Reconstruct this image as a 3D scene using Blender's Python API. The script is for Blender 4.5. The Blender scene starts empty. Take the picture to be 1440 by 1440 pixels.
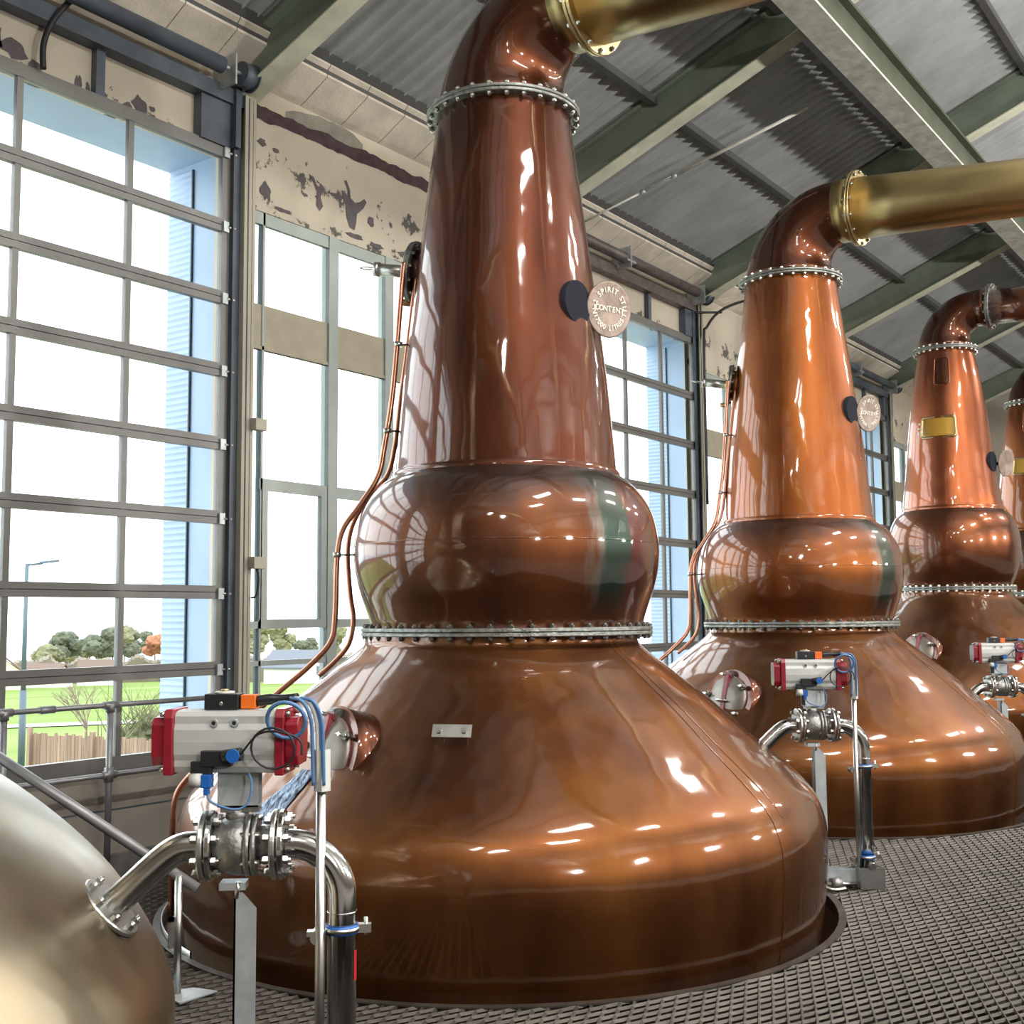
import bpy, math, random
from mathutils import Vector, Matrix, noise
random.seed(7)
PI = math.pi
scene = bpy.context.scene
COL = scene.collection
def V(*a): return Vector(a)
def lin(c):
    return tuple(((x/255)/12.92 if x/255 <= .04045 else ((x/255+.055)/1.055)**2.4) for x in c)

# ------------------------------------------------------------------ materials
def new_mat(name):
    m = bpy.data.materials.new(name); m.use_nodes = True
    nt = m.node_tree; b = nt.nodes['Principled BSDF']
    return m, nt, b
def mat(name, col, rough=.5, metal=0., var=.0, scale=6., bump=0., bscale=60., coat=0., coatr=.05, rvar=0., stretch=None, col2=None, spec=None):
    m, nt, b = new_mat(name); N = nt.nodes; L = nt.links
    b.inputs['Base Color'].default_value = (*col, 1); b.inputs['Roughness'].default_value = rough
    b.inputs['Metallic'].default_value = metal; b.inputs['Coat Weight'].default_value = coat
    b.inputs['Coat Roughness'].default_value = coatr
    if spec is not None: b.inputs['Specular IOR Level'].default_value = spec
    if var or col2 or rvar or bump:
        tc = N.new('ShaderNodeTexCoord'); mp = N.new('ShaderNodeMapping')
        L.new(tc.outputs['Object'], mp.inputs[0])
        if stretch: mp.inputs['Scale'].default_value = stretch
    if var or col2 or rvar:
        nz = N.new('ShaderNodeTexNoise'); nz.inputs['Scale'].default_value = scale; nz.inputs['Detail'].default_value = 6
        L.new(mp.outputs[0], nz.inputs['Vector'])
        cr = N.new('ShaderNodeValToRGB'); L.new(nz.outputs[0], cr.inputs[0])
        cr.color_ramp.elements[0].position = .32; cr.color_ramp.elements[1].position = .68
        c2 = col2 if col2 else tuple(min(1, x*(1+var)) for x in col)
        c1 = tuple(x*(1-var) for x in col) if not col2 else col
        cr.color_ramp.elements[0].color = (*c1, 1); cr.color_ramp.elements[1].color = (*c2, 1)
        L.new(cr.outputs[0], b.inputs['Base Color'])
        if rvar:
            mr = N.new('ShaderNodeMapRange'); L.new(nz.outputs[0], mr.inputs[0])
            mr.inputs['From Min'].default_value = .3; mr.inputs['From Max'].default_value = .7
            mr.inputs['To Min'].default_value = max(0, rough-rvar); mr.inputs['To Max'].default_value = rough+rvar
            L.new(mr.outputs[0], b.inputs['Roughness'])
    if bump:
        n2 = N.new('ShaderNodeTexNoise'); n2.inputs['Scale'].default_value = bscale; n2.inputs['Detail'].default_value = 4
        L.new(mp.outputs[0], n2.inputs['Vector'])
        bp = N.new('ShaderNodeBump'); bp.inputs['Strength'].default_value = bump; bp.inputs['Distance'].default_value = .02
        L.new(n2.outputs[0], bp.inputs['Height']); L.new(bp.outputs[0], b.inputs['Normal'])
    return m

def copper_mat(name, c1, c2, rough=.34, coat=1., streak=False, tarnish=(.05, .035, .035), tamt=.35, seam_streak=False, coatr=.06, rust=0.):
    """lacquered copper: streaky tint, brushed roughness, clear lacquer"""
    m, nt, b = new_mat(name); N = nt.nodes; L = nt.links
    tc = N.new('ShaderNodeTexCoord')
    mp = N.new('ShaderNodeMapping'); mp.inputs['Scale'].default_value = (1.6, 1.6, .55); L.new(tc.outputs['Object'], mp.inputs[0])
    nz = N.new('ShaderNodeTexNoise'); nz.inputs['Scale'].default_value = 1.5; nz.inputs['Detail'].default_value = 7; nz.inputs['Roughness'].default_value = .62
    L.new(mp.outputs[0], nz.inputs['Vector'])
    cr = N.new('ShaderNodeValToRGB'); L.new(nz.outputs[0], cr.inputs[0])
    cr.color_ramp.elements[0].position = .36; cr.color_ramp.elements[1].position = .64
    cr.color_ramp.elements[0].color = (*c1, 1); cr.color_ramp.elements[1].color = (*c2, 1)
    # tarnish clouds
    mp2 = N.new('ShaderNodeMapping'); mp2.inputs['Scale'].default_value = (.9, .9, .35); mp2.inputs['Location'].default_value = (3.1, 1.7, 5)
    L.new(tc.outputs['Object'], mp2.inputs[0])
    n2 = N.new('ShaderNodeTexNoise'); n2.inputs['Scale'].default_value = 1.1; n2.inputs['Detail'].default_value = 8
    L.new(mp2.outputs[0], n2.inputs['Vector'])
    mr = N.new('ShaderNodeMapRange'); L.new(n2.outputs[0], mr.inputs[0]); mr.inputs['From Min'].default_value = .5; mr.inputs['From Max'].default_value = .72
    mr.inputs['To Max'].default_value = tamt
    mx = N.new('ShaderNodeMixRGB'); L.new(mr.outputs[0], mx.inputs[0]); L.new(cr.outputs[0], mx.inputs[1]); mx.inputs[2].default_value = (*tarnish, 1)
    out = mx.outputs[0]
    metal = None
    if streak:
        # verdigris run: a vertical band at one bearing on the bulge
        sp = N.new('ShaderNodeSeparateXYZ'); L.new(tc.outputs['Object'], sp.inputs[0])
        at = N.new('ShaderNodeMath'); at.operation = 'ARCTAN2'; L.new(sp.outputs['Y'], at.inputs[0]); L.new(sp.outputs['X'], at.inputs[1])
        n3 = N.new('ShaderNodeTexNoise'); n3.inputs['Scale'].default_value = 5; n3.inputs['Detail'].default_value = 6
        mp3 = N.new('ShaderNodeMapping'); mp3.inputs['Scale'].default_value = (3, 3, .5); L.new(tc.outputs['Object'], mp3.inputs[0]); L.new(mp3.outputs[0], n3.inputs['Vector'])
        wob = N.new('ShaderNodeMath'); wob.operation = 'MULTIPLY_ADD'; L.new(n3.outputs[0], wob.inputs[0]); wob.inputs[1].default_value = .34; L.new(at.outputs[0], wob.inputs[2])
        def band(center, width, soft, src):
            s = N.new('ShaderNodeMath'); s.operation = 'SUBTRACT'; L.new(src, s.inputs[0]); s.inputs[1].default_value = center
            a = N.new('ShaderNodeMath'); a.operation = 'ABSOLUTE'; L.new(s.outputs[0], a.inputs[0])
            r = N.new('ShaderNodeMapRange'); L.new(a.outputs[0], r.inputs[0]); r.inputs['From Min'].default_value = width; r.inputs['From Max'].default_value = width+soft
            r.inputs['To Min'].default_value = 1; r.inputs['To Max'].default_value = 0
            return r.outputs[0]
        zr = N.new('ShaderNodeMapRange'); L.new(sp.outputs['Z'], zr.inputs[0])
        zr.inputs['From Min'].default_value = 1.6; zr.inputs['From Max'].default_value = 1.75
        off = .17
        for cen, wd, so, colr, amt in ((math.radians(-103)+off, .10, .06, (.022, .060, .048), .85), (math.radians(-90)+off, .05, .08, (.10, .02, .03), .6), (math.radians(-112)+off, .015, .05, (.16, .2, .18), .35)):
            bo = band(cen, wd, so, wob.outputs[0])
            mm = N.new('ShaderNodeMath'); mm.operation = 'MULTIPLY'; L.new(bo, mm.inputs[0]); L.new(zr.outputs[0], mm.inputs[1])
            m4 = N.new('ShaderNodeMath'); m4.operation = 'MULTIPLY'; L.new(mm.outputs[0], m4.inputs[0]); m4.inputs[1].default_value = amt
            mz = N.new('ShaderNodeMixRGB'); L.new(m4.outputs[0], mz.inputs[0]); L.new(out, mz.inputs[1]); mz.inputs[2].default_value = (*colr, 1); out = mz.outputs[0]
        # darker towards the crown of the bulge
        n5 = N.new('ShaderNodeMath'); n5.operation = 'MULTIPLY_ADD'; L.new(n3.outputs[0], n5.inputs[0]); n5.inputs[1].default_value = .25; L.new(sp.outputs['Z'], n5.inputs[2])
        z2 = N.new('ShaderNodeMapRange'); L.new(n5.outputs[0], z2.inputs[0]); z2.inputs['From Min'].default_value = 2.22; z2.inputs['From Max'].default_value = 2.5; z2.inputs['To Max'].default_value = .6
        mz = N.new('ShaderNodeMixRGB'); L.new(z2.outputs[0], mz.inputs[0]); L.new(out, mz.inputs[1]); mz.inputs[2].default_value = (.10, .07, .065, 1); out = mz.outputs[0]
    L.new(out, b.inputs['Base Color'])
    b.inputs['Metallic'].default_value = .93
    rr = N.new('ShaderNodeMapRange'); L.new(nz.outputs[0], rr.inputs[0]); rr.inputs['From Min'].default_value = .3; rr.inputs['From Max'].default_value = .7
    rr.inputs['To Min'].default_value = rough-.07; rr.inputs['To Max'].default_value = rough+.07; L.new(rr.outputs[0], b.inputs['Roughness'])
    b.inputs['Coat Weight'].default_value = coat; b.inputs['Coat Roughness'].default_value = coatr; b.inputs['Coat IOR'].default_value = 1.62
    # hammered, slightly uneven plate
    n4 = N.new('ShaderNodeTexNoise'); n4.inputs['Scale'].default_value = 2.2; n4.inputs['Detail'].default_value = 2; L.new(tc.outputs['Object'], n4.inputs['Vector'])
    bp = N.new('ShaderNodeBump'); bp.inputs['Strength'].default_value = .25; bp.inputs['Distance'].default_value = .05
    L.new(n4.outputs[0], bp.inputs['Height']); L.new(bp.outputs[0], b.inputs['Normal']); L.new(bp.outputs[0], b.inputs['Coat Normal'])
    return m

M = {}
M['copper_pot'] = copper_mat('copper_pot', (0.1358, 0.04284, 0.01283), (0.2037, 0.07465, 0.01741), .42, .9, coatr=.07)
M['copper_bulge'] = copper_mat('copper_bulge', (0.0969, 0.02853, 0.01055), (0.168, 0.05299, 0.01343), .42, 1., streak=True)
M['copper_neck'] = copper_mat('copper_neck', (0.07357, 0.02042, 0.01048), (0.1236, 0.03466, 0.0131), .44, 1.)
M['orange_bulge'] = copper_mat('orange_bulge', (0.2059, 0.05741, 0.01498), (0.2995, 0.0936, 0.01872), .42, 1., streak=True)
M['orange_neck'] = copper_mat('orange_neck', (0.2496, 0.06552, 0.01747), (0.3245, 0.09984, 0.01997), .44, 1., tamt=.15)
M['pink_neck'] = copper_mat('pink_neck', (0.2905, 0.07638, 0.02696), (0.351, 0.1018, 0.03594), .36, 1., tamt=.1)
M['pink_bulge'] = copper_mat('pink_bulge', (0.1573, 0.05092, 0.02022), (0.2179, 0.07001, 0.02696), .34, 1., tamt=.2)
M['dark_copper'] = copper_mat('dark_copper', (0.12, 0.036, 0.0176), (0.176, 0.056, 0.0224), .4, 1.)
M['tube_copper'] = mat('tube_copper', (.62, .30, .20), .3, 1., .15, 8)
M['bare_pot'] = copper_mat('bare_pot', (0.3034, 0.2706, 0.2132), (0.3772, 0.3116, 0.205), .33, .12, tarnish=(0.2132, 0.1476, 0.0656), tamt=.7, coatr=.2)
M['brass'] = mat('brass', (.40, .31, .145), .36, 1., .25, 3., stretch=(1, .3, 1), rvar=.08)
M['brass_flange'] = mat('brass_flange', (.62, .48, .24), .3, 1., .1, 10)
M['flange'] = mat('flange', (.30, .31, .29), .45, .9, .3, 20, bump=.3)
M['bolt'] = mat('bolt', (.62, .62, .58), .28, 1.)
M['dark_bolt'] = mat('dark_bolt', (.16, .16, .15), .4, .9)
M['steel'] = mat('stainless_steel', (.66, .66, .64), .17, 1., .06, 5, rvar=.05)
M['brushed'] = mat('brushed_steel', (.60, .60, .58), .34, 1., .08, 10)
M['galv'] = mat('galvanised_steel', (.52, .56, .57), .42, .55, .16, 14)
M['cast'] = mat('cast_valve_body', (.34, .34, .33), .42, .9, .15, 25, bump=.2)
M['alu'] = mat('grey_actuator_housing', (.56, .57, .55), .42, .25, .06, 9)
M['red'] = mat('dark_red_cap', (.27, .008, .022), .34, 0, .1, 12, coat=.4)
M['redpaint'] = mat('red_oxide_flange', (.26, .025, .035), .4, .1, .35, 22, coat=.4)
M['black'] = mat('black_plastic', (.018, .019, .022), .35)
M['orange'] = mat('orange_plastic', (.85, .17, .02), .4)
M['blue'] = mat('blue_plastic', (.015, .12, .45), .35)
M['bluehose'] = mat('pale_blue_hose', (.10, .22, .42), .3)
M['white_plastic'] = mat('pale_plastic', (.62, .62, .58), .4)
M['whitecap'] = mat('cream_manway_door', (.32, .29, .25), .35, .5, .1, 6)
M['steelgreen'] = mat('green_painted_steel', (.24, .285, .22), .55, 0, .12, 3)
M['beamgreen'] = mat('shaded_green_beam_paint', (.115, .13, .085), .6, 0, .15, 4)
M['steelflange'] = mat('lit_flange_paint', (.74, .75, .58), .55, 0, .12, 6, bump=.1)  # paled so the lower rafter flange looks lit from below
M['creamsteel'] = mat('cream_painted_steel', (.50, .46, .36), .5, 0, .08, 4)
M['slate'] = mat('slate_painted_steel', (.10, .12, .145), .5, .1, .2, 5)
M['beam_under'] = mat('lit_beam_paint', (.82, .85, .72), .5, 0, .22, 9)
M['shaft'] = mat('brown_door_shaft', (.17, .14, .135), .5, .4, .25, 10)
M['frame'] = mat('grey_brown_door_frame', (.215, .21, .20), .42, .35, .06, 5)
M['winframe'] = mat('pale_green_window_frame', (.42, .47, .44), .45, .1, .06, 6)
M['transom'] = mat('cream_transom_panel', (.48, .43, .32), .6, 0, .1, 6)
M['doorpanel'] = mat('beige_door_panel', (.33, .29, .245), .55, 0, .06, 3)
M['railgrey'] = mat('galvanised_handrail', (.30, .30, .31), .42, .5, .12, 12)
M['gutter'] = mat('concrete_gutter', (.78, .70, .58), .8, 0, .12, 5, bump=.25)
M['cladding'] = mat('pale_blue_cladding', (.37, .49, .65), .5, 0, .05, 3)
M['roof'] = mat('cement_roof_sheet', (.43, .44, .435), .62, 0, .16, 1.8, bump=.3, bscale=90)
M['purlin'] = mat('dark_purlin', (.10, .10, .095), .6)
M['grating'] = mat('dark_grating_steel', (.085, .074, .063), .5, .6, .3, 7)
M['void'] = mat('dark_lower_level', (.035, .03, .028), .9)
M['cable'] = mat('black_cable', (.02, .02, .024), .5)
M['concrete'] = mat('floor_curb_concrete', (.16, .145, .13), .8, 0, .2, 6)
M['sign'] = mat('brown_sign_face', (.28, .21, .17), .5, .35, .35, 9, bump=.2)
M['signrim'] = mat('sign_rim', (.34, .28, .24), .4, .7)
M['letter'] = mat('cream_lettering', (.72, .68, .58), .5)
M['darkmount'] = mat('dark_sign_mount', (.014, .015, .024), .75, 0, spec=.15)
M['lamp_body'] = mat('lamp_housing', (.6, .6, .6), .4, .2)
M['redlabel'] = mat('red_label', (.5, .02, .02), .4)
M['far_wall'] = mat('far_wall_plaster', (.50, .46, .38), .85, 0, .05, 2)

M['brown_wall'] = mat('brown_boarded_wall', (.13, .10, .075), .8, 0, .2, 2)
M['crinkle'] = mat('crinkled_blue_grey', (.05, .065, .10), .25, .8, 0, 26, bump=.8, bscale=45, col2=(.30, .38, .50), stretch=(1, 1, .35))
def glass_mat():
    m, nt, b = new_mat('window_glass')
    b.inputs['Base Color'].default_value = (.97, .99, .98, 1); b.inputs['Roughness'].default_value = 0
    b.inputs['Transmission Weight'].default_value = 1; b.inputs['IOR'].default_value = 1.01
    return m
M['glass'] = glass_mat()
def sight_glass_mat():
    m, nt, b = new_mat('amber_sight_glass')
    b.inputs['Base Color'].default_value = (.62, .36, .05, 1); b.inputs['Roughness'].default_value = .12
    b.inputs['Coat Weight'].default_value = 1
    return m
M['amber'] = sight_glass_mat()

def wall_mat():
    m, nt, b = new_mat('peeling_cream_wall'); N = nt.nodes; L = nt.links
    tc = N.new('ShaderNodeTexCoord'); sp = N.new('ShaderNodeSeparateXYZ'); L.new(tc.outputs['Object'], sp.inputs[0])
    nz = N.new('ShaderNodeTexNoise'); nz.inputs['Scale'].default_value = 1.3; nz.inputs['Detail'].default_value = 6; L.new(tc.outputs['Object'], nz.inputs['Vector'])
    cr = N.new('ShaderNodeValToRGB'); L.new(nz.outputs[0], cr.inputs[0])
    cr.color_ramp.elements[0].color = (.57, .50, .39, 1); cr.color_ramp.elements[1].color = (.68, .61, .485, 1)
    cr.color_ramp.elements[0].position = .35; cr.color_ramp.elements[1].position = .65
    # peeling flecks just above the window and door heads
    n2 = N.new('ShaderNodeTexNoise'); n2.inputs['Scale'].default_value = 5.5; n2.inputs['Detail'].default_value = 9; n2.inputs['Roughness'].default_value = .72
    L.new(tc.outputs['Object'], n2.inputs['Vector'])
    def tri(zc, half):
        s = N.new('ShaderNodeMath'); s.operation = 'SUBTRACT'; L.new(sp.outputs['Z'], s.inputs[0]); s.inputs[1].default_value = zc
        a = N.new('ShaderNodeMath'); a.operation = 'ABSOLUTE'; L.new(s.outputs[0], a.inputs[0])
        r = N.new('ShaderNodeMapRange'); L.new(a.outputs[0], r.inputs[0]); r.inputs['From Max'].default_value = half; r.inputs['To Min'].default_value = .16; r.inputs['To Max'].default_value = 0
        return r.outputs[0]
    add = N.new('ShaderNodeMath'); add.operation = 'ADD'; L.new(tri(4.83, .16), add.inputs[0]); L.new(tri(5.17, .2), add.inputs[1])
    ad2 = N.new('ShaderNodeMath'); ad2.operation = 'ADD'; L.new(add.outputs[0], ad2.inputs[0]); L.new(n2.outputs[0], ad2.inputs[1])
    c2 = N.new('ShaderNodeValToRGB'); L.new(ad2.outputs[0], c2.inputs[0])
    c2.color_ramp.elements[0].position = .675; c2.color_ramp.elements[1].position = .70
    c2.color_ramp.elements[0].color = (0, 0, 0, 1); c2.color_ramp.elements[1].color = (1, 1, 1, 1)
    mx = N.new('ShaderNodeMixRGB'); L.new(c2.outputs[0], mx.inputs[0]); L.new(cr.outputs[0], mx.inputs[1]); mx.inputs[2].default_value = (.13, .115, .11, 1)
    L.new(mx.outputs[0], b.inputs['Base Color']); b.inputs['Roughness'].default_value = .8
    bp = N.new('ShaderNodeBump'); bp.inputs['Strength'].default_value = .4; bp.inputs['Distance'].default_value = .02; bp.invert = True
    L.new(c2.outputs[0], bp.inputs['Height']); L.new(bp.outputs[0], b.inputs['Normal'])
    return m
M['wall'] = wall_mat()
M['rustbeam'] = mat('rusty_lintel', (.075, .045, .05), .8, 0, .3, 12, bump=.5)
M['plaster'] = mat('grey_bare_plaster', (.30, .285, .235), .9, 0, .15, 9, bump=.4)
M['plasterdark'] = mat('dark_bare_plaster', (.14, .12, .125), .9, 0, .15, 12)

def grass_mat():
    m, nt, b = new_mat('mown_grass'); N = nt.nodes; L = nt.links
    tc = N.new('ShaderNodeTexCoord'); mp = N.new('ShaderNodeMapping'); mp.inputs['Rotation'].default_value = (0, 0, math.radians(35)); mp.inputs['Scale'].default_value = (.02, .16, 1)
    L.new(tc.outputs['Object'], mp.inputs[0])
    nz = N.new('ShaderNodeTexNoise'); nz.inputs['Scale'].default_value = 1.; nz.inputs['Detail'].default_value = 5; L.new(mp.outputs[0], nz.inputs['Vector'])
    cr = N.new('ShaderNodeValToRGB'); L.new(nz.outputs[0], cr.inputs[0])
    cr.color_ramp.elements[0].position = .35; cr.color_ramp.elements[1].position = .66
    cr.color_ramp.elements[0].color = (.125, .185, .037, 1); cr.color_ramp.elements[1].color = (.19, .235, .075, 1)
    L.new(cr.outputs[0], b.inputs['Base Color']); b.inputs['Roughness'].default_value = .9
    b.inputs['Specular IOR Level'].default_value = .1
    return m
M['grass'] = grass_mat()
M['field_far'] = mat('distant_scrub', (.30, .30, .16), .9, 0, .3, .05)
M['sea'] = mat('pale_sea', (.55, .68, .78), .6, 0, .05, .01)
M['path'] = mat('grey_path', (.50, .49, .45), .9)
M['fence'] = mat('weathered_fence_boards', (.27, .18, .13), .85, 0, .3, 1.5, stretch=(6, 6, .4))
M['bark'] = mat('bark', (.20, .15, .115), .9)
M['leaf1'] = mat('dark_foliage', (.085, .095, .06), .8, 0, .3, 1)
M['leaf2'] = mat('olive_foliage', (.15, .15, .075), .8, 0, .3, 1)
M['leaf3'] = mat('rust_foliage', (.30, .12, .06), .8, 0, .3, 1)
M['hedge'] = mat('brown_hedge', (.15, .125, .09), .9, 0, .3, .4)
M['white_render'] = mat('white_render', (.75, .74, .68), .8)
M['yellow_render'] = mat('pale_yellow_render', (.72, .66, .42), .8)
M['slateroof'] = mat('grey_house_roof', (.13, .14, .17), .8)
M['brownroof'] = mat('brown_house_roof', (.15, .10, .08), .8)
M['lamppost'] = mat('lamp_post_steel', (.09, .12, .15), .6, .1)

# ------------------------------------------------------------------ mesh helpers
class MB:
    def __init__(s): s.v = []; s.f = []; s.m = []; s.mats = []; s.sm = []
    def mi(s, m):
        if m not in s.mats: s.mats.append(m)
        return s.mats.index(m)
    def add(s, vs, fs, m, smooth=True, X=None):
        o = len(s.v); i = s.mi(m)
        s.v += [tuple(X @ Vector(v)) if X is not None else tuple(v) for v in vs]
        for f in fs: s.f.append(tuple(o+k for k in f)); s.m.append(i); s.sm.append(smooth)
        return s
    def box(s, a, b, m, X=None):
        x0, y0, z0 = a; x1, y1, z1 = b
        vs = [(x0,y0,z0),(x1,y0,z0),(x1,y1,z0),(x0,y1,z0),(x0,y0,z1),(x1,y0,z1),(x1,y1,z1),(x0,y1,z1)]
        return s.add(vs, [(0,3,2,1),(4,5,6,7),(0,1,5,4),(1,2,6,5),(2,3,7,6),(3,0,4,7)], m, False, X)
    def lathe(s, prof, m, seg=96, X=None, smooth=True, closed=False):
        """prof: list of (r, z) from top or bottom; revolve around z"""
        vs = []; fs = []; n = len(prof)
        for r, z in prof:
            for k in range(seg):
                a = 2*PI*k/seg; vs.append((r*math.cos(a), r*math.sin(a), z))
        up = prof[-1][1] >= prof[0][1]
        rng = n if closed else n-1
        for i in range(rng):
            j = (i+1) % n
            for k in range(seg):
                q = (i*seg+k, i*seg+(k+1)%seg, j*seg+(k+1)%seg, j*seg+k)
                fs.append(q if up else q[::-1])
        return s.add(vs, fs, m, smooth, X)
    def cyl(s, p0, p1, r, m, seg=16, r1=None, caps=True, smooth=True):
        p0 = Vector(p0); p1 = Vector(p1); d = p1-p0; h = d.length
        X = Matrix.Translation(p0) @ d.to_track_quat('Z', 'Y').to_matrix().to_4x4()
        r1 = r if r1 is None else r1
        o = len(s.v)
        s.lathe([(r, 0), (r1, h)], m, seg, X, smooth)
        if caps:
            i = s.mi(m)
            s.f.append(tuple(o+k for k in range(seg))[::-1]); s.m.append(i); s.sm.append(False)
            s.f.append(tuple(o+seg+k for k in range(seg))); s.m.append(i); s.sm.append(False)
        return s
    def tube(s, pts, r, m, seg=14, smoothpts=0, radii=None, caps=True):
        pts = [Vector(p) for p in pts]
        if smoothpts:
            pts = catmull(pts, smoothpts)
        n = len(pts); vs = []; fs = []
        t = [(pts[min(i+1, n-1)]-pts[max(i-1, 0)]).normalized() for i in range(n)]
        up = Vector((0, 0, 1)) if abs(t[0].z) < .9 else Vector((1, 0, 0))
        u = t[0].cross(up).normalized()
        for i in range(n):
            u = (u - t[i]*u.dot(t[i])).normalized(); w = t[i].cross(u)
            rr = radii[min(i, len(radii)-1)] if radii else r
            for k in range(seg):
                a = 2*PI*k/seg; vs.append(tuple(pts[i]+u*(rr*math.cos(a))+w*(rr*math.sin(a))))
        for i in range(n-1):
            for k in range(seg):
                fs.append((i*seg+k, i*seg+(k+1)%seg, (i+1)*seg+(k+1)%seg, (i+1)*seg+k))
        s.add(vs, fs, m, True)
        if caps:
            o = len(s.v)-n*seg; i = s.mi(m)
            s.f.append(tuple(o+k for k in range(seg))[::-1]); s.m.append(i); s.sm.append(False)
            s.f.append(tuple(o+(n-1)*seg+k for k in range(seg))); s.m.append(i); s.sm.append(False)
        return s
    def ring(s, r0, r1, z0, z1, m, seg=64, X=None, bev=.004):
        """annular flange with small bevels"""
        b = bev
        return s.lathe([(r0, z0), (r1-b, z0), (r1, z0+b), (r1, z1-b), (r1-b, z1), (r0, z1)], m, seg, X, False, True)
    def prism(s, poly, a, b, m, axis='x'):
        """extrude closed 2D poly between a and b along axis; poly coords are the other two axes in order"""
        n = len(poly)
        def P(q, t):
            return {'x': (t, q[0], q[1]), 'y': (q[0], t, q[1]), 'z': (q[0], q[1], t)}[axis]
        vs = [P(q, a) for q in poly]+[P(q, b) for q in poly]
        fs = [tuple(range(n))[::-1], tuple(range(n, 2*n))]+[(i, (i+1)%n, n+(i+1)%n, n+i) for i in range(n)]
        return s.add(vs, fs, m, False)
    def mesh(s, name):
        me = bpy.data.meshes.new(name); me.from_pydata(s.v, [], s.f)
        for m in s.mats: me.materials.append(m)
        me.polygons.foreach_set('material_index', s.m); me.polygons.foreach_set('use_smooth', s.sm)
        me.update()
        import bmesh
        bm = bmesh.new(); bm.from_mesh(me); bmesh.ops.recalc_face_normals(bm, faces=bm.faces[:]) if len(s.f) < 60000 else None
        bm.to_mesh(me); bm.free()
        return me
    def build(s, name, parent=None, loc=None, bevel=0.):
        o = bpy.data.objects.new(name, s.mesh(name)); COL.objects.link(o)
        if parent is not None: o.parent = parent
        if loc is not None: o.location = loc
        if bevel:
            md = o.modifiers.new('bevel', 'BEVEL'); md.width = bevel; md.segments = 2; md.limit_method = 'ANGLE'; md.angle_limit = math.radians(40)
        return o
def catmull(pts, n):
    P = [pts[0]]+list(pts)+[pts[-1]]; out = []
    for i in range(1, len(P)-2):
        a, b, c, d = P[i-1], P[i], P[i+1], P[i+2]
        for k in range(n):
            t = k/n
            out.append(.5*((2*b)+(c-a)*t+(2*a-5*b+4*c-d)*t*t+(3*b-a-3*c+d)*t**3))
    out.append(pts[-1]); return out
def smooth_prof(prof, n=5):
    return [(max(0, p.x), p.y) for p in catmull([Vector((r, z)) for r, z in prof], n)]
def tag(o, label=None, cat=None, group=None, kind=None):
    if label: o['label'] = label
    if cat: o['category'] = cat
    if group: o['group'] = group
    if kind: o['kind'] = kind
    return o
def empty(name, loc=(0,0,0), rot=(0,0,0)):
    o = bpy.data.objects.new(name, None); COL.objects.link(o); o.location = loc; o.rotation_euler = rot
    o.empty_display_size = .1; return o
def copy_tree(o, parent=None):
    c = o.copy(); COL.objects.link(c)
    if parent is not None: c.parent = parent
    for ch in [x for x in KIDS.get(o.name, [])]:
        copy_tree(ch, c)
    return c
KIDS = {}
def index_kids():
    KIDS.clear()
    for o in bpy.data.objects:
        if o.parent: KIDS.setdefault(o.parent.name, []).append(o)
def struct(o): o['kind'] = 'structure'; return o
def frameX(o, z, x=None):
    """matrix with origin o, z axis along z"""
    z = Vector(z).normalized(); return Matrix.Translation(Vector(o)) @ z.to_track_quat('Z', 'Y').to_matrix().to_4x4()

# ------------------------------------------------------------------ camera
f, pitch, roll, yaw = 1654.7, .0894, -.0077, .9473
fw = V(math.sin(yaw)*math.cos(pitch), math.cos(yaw)*math.cos(pitch), math.sin(pitch))
rt = V(math.cos(yaw), -math.sin(yaw), 0); up = rt.cross(fw)
r2 = math.cos(roll)*rt+math.sin(roll)*up; u2 = -math.sin(roll)*rt+math.cos(roll)*up
cam = bpy.data.cameras.new('camera'); co = bpy.data.objects.new('camera', cam); COL.objects.link(co)
R3 = Matrix((r2, u2, -fw)).transposed()
co.matrix_world = Matrix.Translation((0, 0, 1.6)) @ R3.to_4x4()
cam.sensor_width = 36; cam.lens = f*36/1440; cam.clip_start = .05; cam.clip_end = 6000
scene.camera = co

# ------------------------------------------------------------------ setting: the stillhouse shell
WX0, WX1 = -7.0, 25.3
WY = 6.85            # inner face of the window wall
BY = -8.2            # inner face of the opposite wall
RIDGE_Y = -.6
SL = .393
def roofz(y):
    return 6.05+SL*(6.6-y) if y >= RIDGE_Y else 6.05+SL*(6.6-RIDGE_Y)-SL*(RIDGE_Y-y)
COLX = [6.03+3.795*k-.095 for k in range(-3, 6)]     # centre of every portal frame
DOORS = [(-1.85, 1.95), (2.35, 5.80), (9.98, 13.50), (17.65, 21.15)]
WINS = [(6.09, 9.58), (13.74, 17.2), (21.35, 24.9)]
HEAD_D, HEAD_W, SILL_W = 5.13, 4.80, .86
openings = sorted([(a, b, .06, HEAD_D) for a, b in DOORS]+[(a, b, SILL_W, HEAD_W) for a, b in WINS])
w = MB(); x = WX0
for a, b, z0, z1 in openings:
    w.box((x, WY, -1.7), (a, WY+.1, 6.3), M['wall'])
    w.box((a, WY, z1), (b, WY+.1, 6.3), M['wall'])
    w.box((a, WY, -1.7), (b, WY+.1, z0), M['wall'])
    x = b
w.box((x, WY, -1.7), (WX1+.3, WY+.1, 6.3), M['wall'])
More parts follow.
